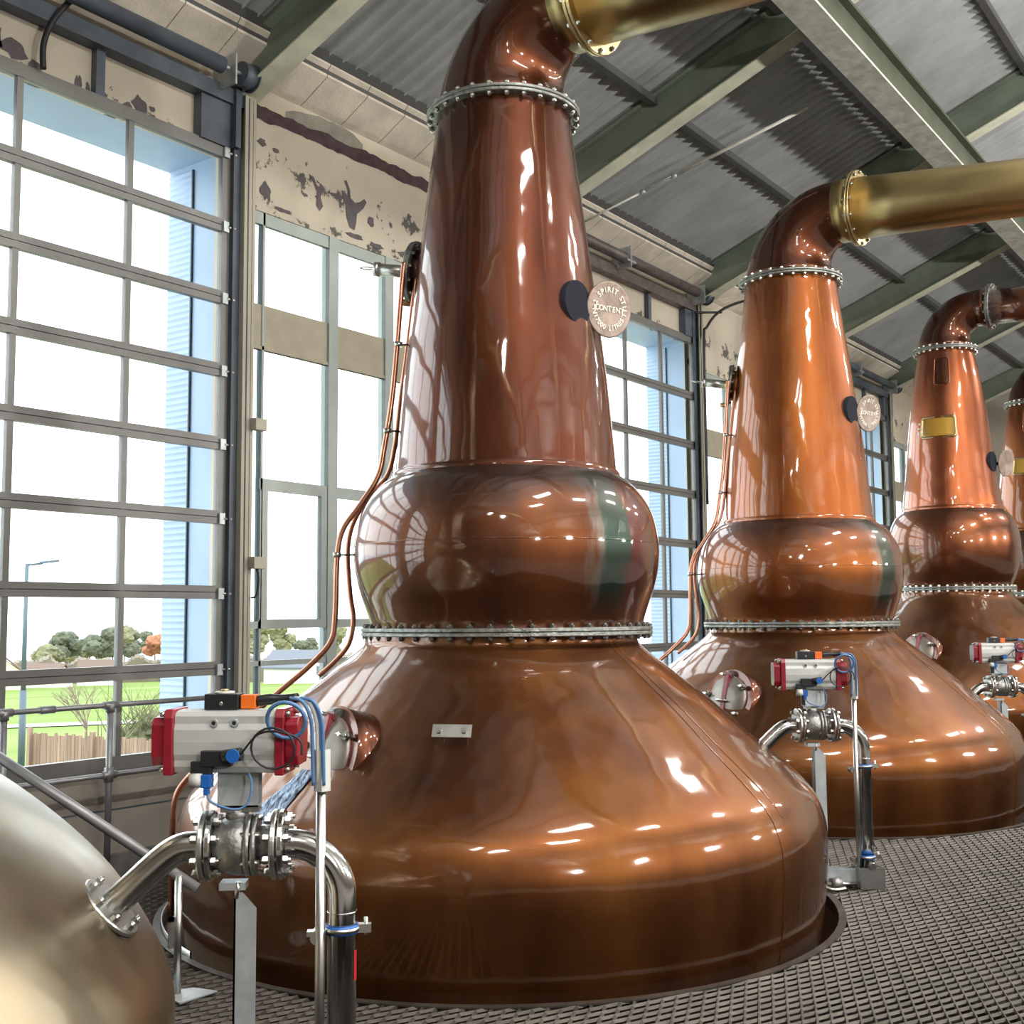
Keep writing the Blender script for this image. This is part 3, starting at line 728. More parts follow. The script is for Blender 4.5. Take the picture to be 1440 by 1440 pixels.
    if manway:
        a = math.radians(166); ax = Vector((math.cos(a), math.sin(a), .28)).normalized(); a = math.radians(179); c = Vector((1.36*math.cos(a), 1.36*math.sin(a), .93+zoff)); X = frameX(c, ax) @ Matrix.Scale(.66, 4)
        s_ = MB(); s_.cyl(X @ V(0,0,-.2), X @ V(0,0,.10), .235, mats['bend'], 48); s_.ring(.2, .285, -.045, -.01, M['redpaint'], 48, X); s_.ring(.2, .275, .08, .105, M['redpaint'], 48, X)
        bolts_in(s_, 16, .262, -.005, M['bolt'], X, .03, .011)
        mw = s_.build('manway', root)
        s_ = MB(); s_.lathe([(.272, .107), (.275, .12), (.255, .135), (.20, .165), (.10, .185), (.001, .19)], M['whitecap'], 48, X); s_.build('manway_door', mw)
        s_ = MB(); s_.box((-.03, -.27, .15), (.03, .27, .2), M['redpaint'], X); s_.cyl(X @ V(-.05,.29,.12), X @ V(.05,.29,.12), .03, M['dark_bolt'], 12); s_.box((-.045, .24, .05), (.045, .30, .17), M['redpaint'], X); s_.build('clamp_arm', mw)
        for t in range(5):
            s_ = MB(); b = math.radians(30+72*t); q = V(.28*math.cos(b), .28*math.sin(b), 0)
            s_.cyl(X @ (q+V(0,0,.03)), X @ (q+V(0,0,.22)), .011, M['bolt'], 8); s_.cyl(X @ (q+V(-.045,0,.2)), X @ (q+V(.045,0,.2)), .010, M['bolt'], 8); s_.cyl(X @ (q+V(0,0,.13)), X @ (q+V(0,0,.16)), .022, M['dark_bolt'], 6); s_.build('wing_nut', mw)
        s_ = MB(); s_.tube([X @ V(-.06, -.05, .18), X @ V(-.06, -.05, .25), X @ V(.06, -.05, .25), X @ V(.06, -.05, .18)], .009, M['bolt'], 8, 4); s_.build('door_handle', mw)
    if plate:
        s_ = MB(); vs = []; fs = []; n = 8; m_ = 12; rp = random.Random(4)  # crinkled blue-grey patch laid over the pot below the manway
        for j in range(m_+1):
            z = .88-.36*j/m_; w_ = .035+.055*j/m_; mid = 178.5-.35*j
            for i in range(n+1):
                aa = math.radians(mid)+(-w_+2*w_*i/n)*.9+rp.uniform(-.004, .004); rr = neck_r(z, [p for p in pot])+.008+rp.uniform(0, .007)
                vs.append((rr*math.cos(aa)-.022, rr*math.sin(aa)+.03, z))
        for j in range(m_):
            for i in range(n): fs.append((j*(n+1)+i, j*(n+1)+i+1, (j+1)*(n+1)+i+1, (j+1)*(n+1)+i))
        s_.add(vs, fs, M['crinkle'], False); s_.build('blue_grey_patch', root)['label'] = 'crinkled blue grey patch'
        c = Vector((4.40-5.607, 3.515-4.075, 1.055)); d = Vector((c.x, c.y, .75)).normalized(); t = Vector((-c.y, c.x, 0)).normalized()*-1
        yv = d.cross(t); X = Matrix.Translation(c+d*.03) @ Matrix((t, yv, d)).transposed().to_4x4()
        s_ = MB(); s_.box((-.095, -.032, 0), (.095, .032, .006), M['brushed'], X); s_.build('bracket_plate', root)
        for sx in (-.06, .06):
            s_ = MB(); s_.cyl(X @ V(sx, 0, -.05), X @ V(sx, 0, .02), .008, M['bolt'], 8); s_.cyl(X @ V(sx, 0, .006), X @ V(sx, 0, .018), .016, M['bolt'], 6); s_.build('plate_bolt', root)
    if windows:
        for zc_, w_, h_, lab in ((3.875, .40, .25, 1), (4.58, .17, .34, 2)):
            a = math.radians(180.5 if lab == 1 else 187); rr = neck_r(zc_, neck)
            def surf(u, v, off):
                aa = a+u/rr; r_ = neck_r(zc_+v, neck)+off
                return (r_*math.cos(aa), r_*math.sin(aa), zc_+v)
            def patch(hw, hh, off, m, mb_):
                n = 10; vs = []; fs = []
                for i in range(n+1):
                    for j in range(5): vs.append(surf(-hw+2*hw*i/n, -hh+2*hh*j/4, off))
                for i in range(n):
                    for j in range(4): fs.append((i*5+j, (i+1)*5+j, (i+1)*5+j+1, i*5+j+1))
                mb_.add(vs, fs, m, True)
            s_ = MB(); hw, hh = w_/2, h_/2; corner = .035; pts = []
            for cx, cy, a0 in ((hw-corner, hh-corner, 0), (-hw+corner, hh-corner, 90), (-hw+corner, -hh+corner, 180), (hw-corner, -hh+corner, 270)):
                for t in range(5):
                    an = math.radians(a0+90*t/4); pts.append(surf(cx+corner*math.cos(an), cy+corner*math.sin(an), .012))
            pts.append(pts[0]); s_.tube(pts, .016 if lab == 1 else .009, M['brass_flange'] if lab == 1 else mats['neck'], 8, caps=False)
            wf = s_.build('sight_window', root)
            s_ = MB(); patch(hw-.015, hh-.015, .012, M['amber'] if lab == 1 else M['dark_copper'], s_); g_ = s_.build('sight_glass', wf); g_['label'] = 'amber glass' if lab == 1 else 'brown cover'
            if lab == 1:
                s_ = MB()
                for q in range(3): s_.cyl(surf(-hw-.03, -.06+.06*q, 0), surf(-hw-.03, -.06+.06*q, .03), .012, M['bolt'], 8)
                s_.build('hinge_bolt', wf)
    return root

mats1 = dict(pot=M['copper_pot'], bulge=M['copper_bulge'], neck=M['copper_neck'], bend=M['dark_copper'])
mats2 = dict(pot=M['copper_pot'], bulge=M['orange_bulge'], neck=M['orange_neck'], bend=M['dark_copper'])
mats3 = dict(pot=M['copper_pot'], bulge=M['pink_bulge'], neck=M['pink_neck'], bend=M['dark_copper'])
mats0 = dict(pot=M['bare_pot'], bulge=M['bare_pot'], neck=M['bare_pot'], bend=M['bare_pot'])
make_still((5.607, 4.075, 0), 'pot_still', 'largest copper pot still in the middle, dark red neck and green stain on its bulge', mats1, plate=True)
make_still((10.057, 4.075, 0), 'pot_still', 'orange copper pot still just behind the largest one, with a long brass arm', mats2)
P3 = ([(1.7, -1.0), (1.78, 0), (1.84, .45), (1.83, .62), (1.74, .82), (1.55, 1.05), (1.30, 1.28), (1.06, 1.48), (.88, 1.62), (.76, 1.72), (.69, 1.79), (.66, 1.84), (.655, 1.885)],
      [(.655, 1.93), (.67, 1.98), (.72, 2.10), (.76, 2.24), (.775, 2.38), (.775, 2.48), (.76, 2.60), (.72, 2.72), (.66, 2.82), (.60, 2.87), (.59, 2.885)],
      [(.595, 2.86), (.585, 2.90), (.575, 3.02), (.54, 3.3), (.50, 3.7), (.46, 4.05), (.40, 4.5), (.345, 4.80), (.335, 4.87)])
make_still((15.05, 4.075, 0), 'pot_still', 'pinkish copper pot still with two framed sight windows, third copper still along the row', mats3, bolts='in', zoff=.22, prof=P3, arm_mat='copper', windows=True, bend_r=.42, kr=1.0, tubes=False, sight=False, seams=False)
mats4 = dict(pot=M['copper_pot'], bulge=M['orange_bulge'], neck=M['orange_neck'], bend=M['dark_copper'])
make_still((19.75, 4.075, 0), 'pot_still', 'farthest pot still, orange with an amber sight window, cut by the right edge', mats4, bolts='in', zoff=.22, prof=P3, arm_mat='copper', windows=True, bend_r=.42, tubes=False, sight=False, seams=False, sign=False)
P0 = ([(1.52, -1.0), (1.58, -.3), (1.63, .1), (1.64, .36), (1.63, .48), (1.57, .62), (1.46, .79), (1.33, .93), (1.18, 1.06), (1.04, 1.16), (.90, 1.25), (.80, 1.33), (.76, 1.38), (.75, 1.42)],
      [(.75, 1.465), (.76, 1.5), (.83, 1.66), (.865, 1.8), (.875, 1.95), (.86, 2.1), (.80, 2.25), (.70, 2.36), (.64, 2.40)],
      [(.645, 2.38), (.63, 2.42), (.60, 2.75), (.55, 3.3), (.48, 3.9), (.41, 4.5), (.40, 4.6)])
make_still((1.157, 4.075, 0), 'pot_still', 'silvery bronze domed still cut by the lower left corner', mats0, bolts='none', prof=P0, tubes=False, sight=False, sign=False, seams=False)

# ------------------------------------------------------------------ actuated drain valves with their pipes
VC = V(2.384, 2.701, .944)
AX = V(.64, -.768, 0).normalized(); AP = V(.768, .64, 0).normalized()      # along the pipe / away from the viewer
def make_valve(loc, label):
    ang = math.atan2(AX.y, AX.x)
    root = empty('ball_valve', loc, (0, 0, ang)); tag(root, label, 'valve', 'motorised valves between the stills')
    along = V(1, 0, 0)
    def fX(x): return frameX((x, 0, 0), (1, 0, 0))
    body = MB()
    body.lathe([(.05, -.075), (.062, -.07), (.078, -.045), (.086, -.01), (.086, .01), (.078, .022), (.07, .03)], M['cast'], 40, fX(0))
    body.cyl((.018, 0, 0), (.034, 0, 0), .088, M['cast'], 32); body.cyl((.038, 0, 0), (.052, 0, 0), .088, M['cast'], 32)
    body.cyl((-.11, 0, 0), (-.06, 0, 0), .054, M['cast'], 32); body.cyl((.05, 0, 0), (.12, 0, 0), .054, M['cast'], 32)
    body.cyl((-.01, 0, .06), (-.01, 0, .115), .034, M['cast'], 24); body.box((-.055, -.03, .098), (.055, .03, .114), M['cast'])
    for k in range(6):
        a = 2*PI*(k+.5)/6; body.cyl((.008, .078*math.cos(a), .078*math.sin(a)), (.064, .078*math.cos(a), .078*math.sin(a)), .009, M['bolt'], 6)
    vb = body.build('valve_body', root)
    for xs in ((-.112, -.088), (.092, .116)):
        for q, (xa, xb) in enumerate(((xs[0]-.0, xs[0]+.017), (xs[0]+.021 if xs[0] < 0 else xs[0]+.021, xs[0]+.038))):
            m = MB(); m.ring(.045, .1, 0, xb-xa, M['steel'] if q else M['brushed'], 48, fX(xa)); fl = m.build('flange', root)
            if q == 0:
                for k in range(8):
                    a = 2*PI*(k+.5)/8; cy, cz = .08*math.cos(a), .08*math.sin(a); b = MB()
                    b.cyl((xs[0]-.018, cy, cz), (xs[0]-.002, cy, cz), .0125, M['bolt'], 6, smooth=False); b.cyl((xs[0]+.04, cy, cz), (xs[0]+.054, cy, cz), .0125, M['bolt'], 6, smooth=False)
                    b.cyl((xs[0]-.022, cy, cz), (xs[0]+.062, cy, cz), .007, M['bolt'], 8); b.build('bolt', fl)
    # mounting bracket (open box of plate)
    m = MB(); m.box((-.062, -.04, .114), (.055, .04, .119), M['galv']); m.box((-.062, -.04, .212), (.055, .04, .218), M['galv']); m.box((-.062, -.04, .114), (.055, -.036, .218), M['galv']); m.box((-.062, .036, .114), (.055, .04, .218), M['galv'])
    m.cyl((0, 0, .114), (0, 0, .218), .016, M['brushed'], 14); m.build('mounting_bracket', root)
    # pneumatic actuator: ribbed housing, red caps
    rz_ = math.atan2(-.844, .536)-ang
    act = empty('actuator', (-.03, -.02, .305), (0, 0, rz_)); act.parent = root
    h = MB(); pr = []
    for y, z in ((-.05, -.088), (.05, -.088), (.058, -.07), (.058, -.052), (.064, -.035), (.066, 0), (.064, .035), (.058, .052), (.058, .074), (.045, .086), (.02, .09), (-.02, .09), (-.045, .086), (-.058, .074), (-.058, .052), (-.064, .035), (-.066, 0), (-.064, -.035), (-.058, -.052), (-.058, -.07)): pr.append((y, z))
    h.prism(pr, -.148, .148, M['alu'], 'x'); ho = h.build('housing', act, bevel=.002)
    for x in (-.03, .03):
        s_ = MB(); s_.cyl((x, -.056, .055), (x, -.068, .055), .011, M['galv'], 14); s_.cyl((x, -.067, .055), (x, -.0685, .055), .006, M['black'], 10); s_.build('air_port', ho)
    for sg in (-1, 1):
        c = MB(); c.prism([(-.07, -.094), (.07, -.094), (.072, -.05), (.072, .07), (.06, .094), (-.06, .094), (-.072, .07), (-.072, -.05)], .148*sg, .176*sg, M['red'], 'x')
        c.prism([(-.05, -.068), (.05, -.068), (.062, -.04), (.062, .05), (.045, .07), (-.045, .07), (-.062, .05), (-.062, -.04)], .176*sg, .215*sg, M['red'], 'x')
        cap = c.build('end_cap', act, bevel=.004)
        for y in (-.055, .055):
            for z in (-.078, .08):
                s_ = MB(); s_.cyl((.176*sg, y, z), (.19*sg, y, z), .008, M['bolt'], 8); s_.build('cap_screw', cap)
    sb = MB(); sb.box((-.07, -.032, .09), (.03, .032, .135), M['black']); sb.cyl((-.018, -.0, .135), (-.018, 0, .142), .028, M['white_plastic'], 20); sb.cyl((-.018, 0, .142), (-.018, 0, .148), .012, M['brass_flange'], 12); sb.cyl((-.02, -.034, .108), (-.02, -.03, .108), .006, M['bolt'], 8)
    sw = sb.build('switch_box', act, bevel=.003)
    sb = MB(); sb.box((.035, -.022, .092), (.078, .022, .132), M['orange']); sb.build('orange_plug', act, bevel=.002)
    sb = MB(); sb.tube([(.078, 0, .113), (.12, 0, .118), (.16, 0, .118), (.2, -.005, .122)], .014, M['black'], 12, 3, radii=[.016]*4+[.014]*10); sb.build('cable_gland', act)
    so = MB(); so.box((-.06, -.09, -.066), (.03, -.064, -.022), M['black']); so.box((-.09, -.086, -.088), (-.03, -.064, -.052), M['black']); so.cyl((.005, -.085, -.038), (.06, -.092, -.03), .019, M['black'], 16)
    sv = so.build('solenoid_valve', act, bevel=.002)
    so = MB(); so.cyl((.04, -.098, -.034), (.04, -.115, -.034), .019, M['blue'], 20); so.build('blue_knob', sv)
    so = MB(); so.cyl((-.09, -.08, -.105), (-.055, -.08, -.105), .021, M['white_plastic'], 18); so.build('filter_cap', sv)
    so = MB(); so.box((-.055, -.10, -.125), (-.028, -.062, -.088), M['blue']); so.box((-.048, -.098, -.145), (-.034, -.075, -.125), M['blue']); so.build('blue_coil', sv, bevel=.002)
    cb = MB(); cb.tube([(.06, -.1, -.03), (.12, -.13, .03), (.19, -.14, .035), (.235, -.12, .01), (.24, -.12, -.03)], .0032, M['cable'], 8, 8); cb.build('black_cable', act)
    cb = MB(); pts = [(.16+.062*math.cos(t), -.13-.01*math.sin(t), -.0+.058*math.sin(t)-.01) for t in [2*PI*k/20 for k in range(21)]]; cb.tube(pts, .0032, M['cable'], 8, 1, caps=False); cb.build('cable_loop', act)
    cb = MB(); pts = [(.19+.055*math.cos(t), -.10-.02*math.sin(t), .065+.052*math.sin(t)) for t in [2*PI*k/20 for k in range(21)]]; cb.tube(pts, .006, M['bluehose'], 10, 1, caps=False); cb.build('hose_loop', act)
    cb = MB(); cb.tube([(-.04, -.09, -.14), (-.02, -.1, -.165), (.04, -.09, -.185), (.075, -.08, -.17), (.085, -.07, -.12), (.07, -.05, -.09)], .0035, M['bluehose'], 8, 8); cb.build('air_hose', act)
    cb = MB(); pth = [(.2, -.01, .122), (.24, -.02, .112), (.262, -.01, .06), (.265, .0, -.02), (.265, .012, -.13)]
    for k in range(4): cb.tube([(x+.006*k*(-1)**k, y-.006*k, z) for x, y, z in pth], .0055, M['bluehose'] if k != 1 else M['white_plastic'], 8, 6)
    cb.build('hose_bundle', act)
    return root
def make_conduit(loc, label, h=1.0):
    root = empty('conduit', (loc[0], loc[1], 0)); tag(root, label, 'conduit', 'thin steel conduits beside the drain pipes')
    m = MB(); m.cyl((0, 0, 0), (0, 0, 1.10), .0145, M['brushed'], 16); m.build('tube', root)
    m = MB(); m.box((-.02, -.02, 1.10), (.02, -.017, 1.22), M['white_plastic']); m.box((-.02, -.02, 1.10), (-.017, .01, 1.22), M['white_plastic']); m.box((.017, -.02, 1.10), (.02, .01, 1.22), M['white_plastic'])
    m.build('cable_trunking', root); return root
def make_drain_pipe(loc, label):
    """elbow from the valve outlet and the tall drop leg"""
    root = empty('drain_pipe', (loc[0], loc[1], 0), (0, 0, math.atan2(AX.y, AX.x))); tag(root, label, 'pipe', 'steel drain pipes dropping from the valves')
    z = .944; pts = [(.12, 0, z), (.14, 0, z)]; R = .15; x1 = .295
    for k in range(0, 13):
        a = PI/2*k/12; pts.append((x1-R+R*math.sin(a), 0, z-R+R*math.cos(a)))
    pts += [(x1, 0, .05)]
    m = MB(); m.tube(pts, .0425, M['steel'], 32); m.cyl((x1, 0, .75), (x1, 0, .747), .0435, M['steel'], 32)
    p = m.build('pipe', root)
    for zc in (.70, .17):
        c = MB(); c.lathe([(.043, -.012), (.049, -.012), (.049, .012), (.043, .012)], M['blue'], 32, Matrix.Translation((x1, 0, zc)), True, True); lin_ = c.build('clamp_liner', root)
        c = MB(); c.lathe([(.0485, -.006), (.053, -.006), (.053, .006), (.0485, .006)], M['bolt'], 32, Matrix.Translation((x1, 0, zc)), True, True)
        c.box((x1+.045, -.012, zc-.012), (x1+.085, .012, zc+.012), M['bolt']); c.box((x1-.1, -.02, zc-.018), (x1-.045, .012, zc-.004), M['bolt']); c.cyl((x1+.07, 0, zc-.02), (x1+.07, 0, zc+.03), .006, M['bolt'], 8)
        c.cyl((x1-.07, -.03, zc-.02), (x1-.07, .03, zc-.02), .02, M['bolt'], 12); c.build('pipe_clamp', root)
    return root
def make_foot(loc, label):
    root = empty('pipe_foot', (loc[0], loc[1], 0), (0, 0, math.atan2(AX.y, AX.x))); tag(root, label, 'bracket', 'steel feet carrying the drain pipes')
    m = MB(); m.box((-.02, -.03, .03), (.36, -.024, .11), M['galv']); m.box((-.02, -.03, .03), (.36, .03, .036), M['galv']); m.box((-.02, .024, .03), (.36, .03, .11), M['galv']); m.build('channel', root)
    m = MB(); m.box((.22, -.09, .0), (.37, -.082, .12), M['brushed']); m.box((.22, -.09, .0), (.228, .06, .12), M['brushed']); m.box((.36, -.09, .0), (.368, .06, .12), M['brushed']); m.cyl((.295, -.1, .13), (.295, -.02, .13), .02, M['bolt'], 12); m.build('angle_bracket', root)
    m = MB(); m.cyl((.05, -.07, .03), (.11, -.07, .04), .035, M['cast'], 16); m.cyl((0, -.07, .03), (.2, -.07, .03), .012, M['bolt'], 10); m.tube([(.0, -.1, .02), (.05, -.13, .01), (.12, -.12, .015)], .012, M['bolt'], 10, 4); m.build('drain_cock', root)
    return root
def make_post(loc, label):
    root = empty('support_post', (loc[0], loc[1], 0), (0, 0, math.atan2(AX.y, AX.x)))
    tag(root, label, 'post', 'galvanised posts under the valves')
    m = MB(); X = Matrix.Identity(4)
    m.prism([(-.012, 0.0), (.052, 0.0), (.052, .77), (.012, .815), (-.012, .815)], -.034, -.028, M['galv'], 'y')
    m.box((-.012, -.034, 0), (-.006, .03, .815), M['galv']); m.build('angle_post', root)
    m = MB(); m.box((-.055, -.035, .822), (.02, .03, .842), M['galv']); m.cyl((-.005, -.03, .80), (.0, -.03, .845), .008, M['bolt'], 8); m.build('saddle', root)
    return root
def make_inlet(pt, label):
    """pipe from the flange on the still's shoulder up to the valve"""
    root = empty('inlet_pipe', (pt[0], pt[1], 0), (0, 0, math.atan2(AX.y, AX.x))); tag(root, label, 'pipe', 'steel pipes joining still shoulders to valves')
    z = .944
    m = MB(); m.tube([(-.405, 0, .74), (-.36, 0, .782), (-.30, 0, .838), (-.25, 0, .884), (-.205, 0, .921), (-.165, 0, .94), (-.115, 0, z)], .0425, M['steel'], 32, 5); m.build('pipe', root)
    d = V(.72, 0, .68).normalized(); X = frameX((-.375, 0, .768), d)
    m = MB(); m.ring(.042, .105, 0, .017, M['brushed'], 48, X); m.ring(.042, .105, -.021, -.004, M['brushed'], 48, X); f_ = m.build('flange', root)
    for k in range(8):
        a = 2*PI*(k+.5)/8; b = MB(); q = V(.084*math.cos(a), .084*math.sin(a), 0); b.cyl(X @ (q+V(0,0,-.036)), X @ (q+V(0,0,-.021)), .013, M['bolt'], 6, smooth=False); b.cyl(X @ (q+V(0,0,.017)), X @ (q+V(0,0,.032)), .013, M['bolt'], 6, smooth=False); b.cyl(X @ (q+V(0,0,-.04)), X @ (q+V(0,0,.042)), .007, M['bolt'], 8); b.build('bolt', f_)
    m = MB(); m.cyl(X @ V(0,0,-.10), X @ V(0,0,-.02), .044, M['steel'], 32); m.build('nozzle', root)
    return root
DXS = [(0, 'nearest', 'the silvery bronze still'), (4.45, 'second', 'the largest copper still'), (8.9, 'third', 'the orange copper still')]
firsts = None
vlab = ['ball valve with a grey red-ended actuator in the foreground, right of the silvery bronze still', 'ball valve with a grey red-ended actuator between the largest still and the orange still', 'small distant ball valve with red-ended actuator near the right edge']
clab = ['thin vertical steel conduit in front of the nearest drain pipe', 'thin vertical steel conduit beside the drain pipe behind the largest still', 'thin vertical steel conduit at the right edge behind the orange still']
plab = ['nearest polished steel drain pipe with a blue-lined clamp and red label', 'polished steel drain pipe standing on the grating behind the largest still', 'polished steel drain pipe at the right edge behind the orange still']
slab_ = ['tall flat galvanised post under the nearest valve', 'galvanised post under the valve behind the largest still', 'galvanised post under the small valve near the right edge']
ilab = ['polished steel pipe from the silvery bronze dome to the nearest valve', 'curved steel pipe from the largest still to the second valve', 'steel pipe from the orange still to the small distant valve']
flab = ['steel foot bracket of the nearest drain pipe', 'steel foot bracket on the grating behind the largest still', 'steel foot bracket behind the orange still']
base = [make_valve(tuple(VC), vlab[0]), make_conduit((2.508, 2.498), clab[0]), make_drain_pipe((VC.x, VC.y), plab[0]), make_post((VC.x, VC.y), slab_[0]), make_inlet((VC.x, VC.y), ilab[0]), make_foot((VC.x, VC.y), flab[0])]
bpy.context.view_layer.update(); index_kids()
for i in (1, 2):
    for o, labs in zip(base, (vlab, clab, plab, slab_, ilab, flab)):
        c = copy_tree(o); c.location.x += DXS[i][0]; c['label'] = labs[i]
lb = MB(); X = Matrix.Translation((.295, 0, 0)) @ Matrix.Rotation(math.radians(-30), 4, 'Z')
lb.add([tuple(X @ V(.0432*math.cos(t), .0432*math.sin(t), z)) for z in (.555, .64) for t in (0, .15, .3, .45)], [(0,1,5,4),(1,2,6,5),(2,3,7,6)], M['redlabel']); lb.build('red_label', base[2])

# ------------------------------------------------------------------ guard rail along the windows, stair handrail
root = empty('guard_rail', (4.68, 6.55, 0)); tag(root, 'grey tubular guard rail with two rails in front of the left glazed door', 'railing')
for z, x0 in ((1.06, -.73), (.62, -.73)):
    m = MB(); m.cyl((x0, 0, z), (.95, 0, z), .017, M['railgrey'], 14); m.build('rail', root)
for x in (-.73, 0):
    m = MB(); m.cyl((x, 0, -.0), (x, 0, 1.06), .021, M['railgrey'], 14)
    m.build('post', root)
    for z in (1.06, .62):
        m = MB(); m.cyl((x, 0, z-.045), (x, 0, z+.045 if z < 1 else z+.02), .029, M['railgrey'], 14); m.cyl((x-.05, 0, z), (x+.05, 0, z), .026, M['railgrey'], 14); m.build('tube_fitting', root)
m = MB(); m.cyl((-.50, 0, 1.06), (-.40, 0, 1.06), .024, M['railgrey'], 12); m.build('tube_coupling', root)
root = empty('stair_handrail', (3.38, 4.22, 0)); tag(root, 'round grey handrail sloping down behind the silvery bronze dome', 'handrail')
m = MB(); m.cyl((-.65, .85, 1.20), (.06, -.05, .44), .0225, M['railgrey'], 16); m.build('sloping_rail', root)
m = MB(); m.cyl((0, 0, 0), (0, 0, .50), .017, M['brushed'], 14); m.build('post', root)
m = MB(); m.box((-.045, .0, .20), (-.02, .01, .33), M['brushed']); m.box((-.045, 0, .31), (0, .01, .33), M['brushed']); m.build('post_lug', root)
m = MB(); m.box((-.57, .70, .70), (-.54, .73, 1.12), M['railgrey']); m.build('bracket', root)
m = MB(); m.prism([(3.30, 4.10), (3.50, 4.10), (3.47, 4.22), (3.34, 4.30)], .002, .008, M['galv'], 'z'); tag(m.build('floor_plate'), 'small pale steel plate on the grating beside the bronze dome', 'plate')
m = MB(); vs = []
for k in range(15):
    a = math.radians(130+34*k/14); vs += [(5.56+1.852*math.cos(a), 4.10+1.852*math.sin(a), -.06), (5.56+1.858*math.cos(a), 4.10+1.858*math.sin(a), .03), (5.56+1.866*math.cos(a), 4.10+1.866*math.sin(a), .03), (5.56+1.860*math.cos(a), 4.10+1.860*math.sin(a), -.06)]
m.add(vs, [(4*k+i, 4*k+4+i, 4*k+4+(i+1)%4, 4*k+(i+1)%4) for k in range(14) for i in range(4)], M['brushed']); tag(m.build('edge_strip'), 'shiny bent steel strip at the grating edge, lower left foot of the largest still', 'strip')

# ------------------------------------------------------------------ cables, small boxes on the column, roof tie
m = MB(); m.tube([(4.20, 6.74, 5.17), (4.20, 6.74, 5.35), (4.27, 6.72, 5.55), (4.42, 6.68, 5.75), (4.7, 6.6, 5.95)], .02, M['cable'], 12, 6); tag(m.build('hanging_cable'), 'thick black cable curving up the wall above the left glazed door', 'cable')
m = MB(); m.tube([(13.43, 6.62, 3.0), (13.43, 6.62, 5.0), (13.5, 6.6, 5.3), (13.8, 6.5, 5.58), (14.4, 6.3, 5.82), (14.9, 6.0, 5.95)], .018, M['cable'], 10, 6); m.cyl((13.2, 6.62, 5.42), (13.75, 6.52, 5.52), .015, M['cable'], 8); tag(m.build('hanging_cable'), 'black cable looping from the column head to the rafter beside the orange still', 'cable')
for z, lab in ((3.06, 'upper small cream cable box on the column left of the largest still'), (2.02, 'lower small cream cable box on the column left of the largest still')):
    root = empty('junction_box', (6.0, 6.66, z)); tag(root, lab, 'box', 'cable boxes on the cream column')
    m = MB(); m.box((-.05, -.03, -.045), (.06, .04, .045), M['creamsteel']); m.build('box', root, bevel=.004)
    if z < 3:
        m = MB(); m.tube([(.0, 0, -.045), (.02, 0, -.12), (.01, .01, -.24), (-.03, .02, -.26)], .008, M['cable'], 8, 5); m.build('cable', root)
root = empty('roof_tie', (10.55, 6.65, 5.85)); tag(root, 'thin pale steel tie rod with turnbuckle under the roof right of the tall neck', 'tie rod')
e0, e1 = V(0, 0, 0), V(.55, -2.4, .87)
m = MB(); m.cyl(e0, e1*.30, .011, M['beam_under'], 10); m.cyl(e1*.42, e1, .018, M['beam_under'], 10); m.build('rod', root)
m = MB(); u = e1.normalized(); sd = u.cross(V(0,0,1)).normalized()*.022
for s_ in (-1, 1): m.cyl(e1*.29+sd*s_, e1*.43+sd*s_, .006, M['galv'], 8)
m.cyl(e1*.28, e1*.30, .028, M['galv'], 10); m.cyl(e1*.42, e1*.44, .028, M['galv'], 10); m.build('turnbuckle', root)

# ------------------------------------------------------------------ ceiling lamps of the hall
LAMPS = [(x, y) for y in (-1.6,) for x in (-2.5, 2.2, 6.6, 11., 15.4, 20.)]+[(x, .9) for x in (-1., 4.4, 9.8, 15.2)]
lampG = 'ceiling lamps over the walkway'
first = None
for i, (x, y) in enumerate(LAMPS):
    z = 7.3 if y < 0 else 6.2
    root = empty('ceiling_lamp', (x, y, z)); tag(root, 'rectangular white ceiling lamp over the walkway behind the viewer', 'lamp', lampG)
    m = MB(); m.box((-.62, -.16, .0), (.62, .16, .09), M['lamp_body']); m.build('housing', root)
    m = MB(); hz = roofz(y)-z; m.cyl((-.4, 0, .09), (-.4, 0, hz), .006, M['bolt'], 6); m.cyl((.4, 0, .09), (.4, 0, hz), .006, M['bolt'], 6); m.build('hanger', root)
    li = bpy.data.lights.new('lamp_light', 'AREA'); li.shape = 'RECTANGLE'; li.size = 1.2; li.size_y = .3; li.energy = 215 if y < 0 else 35; li.color = (1., .965, .91)
    lo = bpy.data.objects.new('lamp_light', li); COL.objects.link(lo); lo.parent = root; lo.location = (0, 0, -.01)
    li = bpy.data.lights.new('roof_fill', 'AREA'); li.shape = 'RECTANGLE'; li.size = 1.2; li.size_y = .3; li.energy = 5 if y < 0 else 50; li.color = (1., .97, .93)  # upward fill added to each lamp to brighten the roof
    lo = bpy.data.objects.new('roof_fill', li); COL.objects.link(lo); lo.parent = root; lo.location = (0, 0, .10); lo.rotation_euler = (PI, 0, 0)

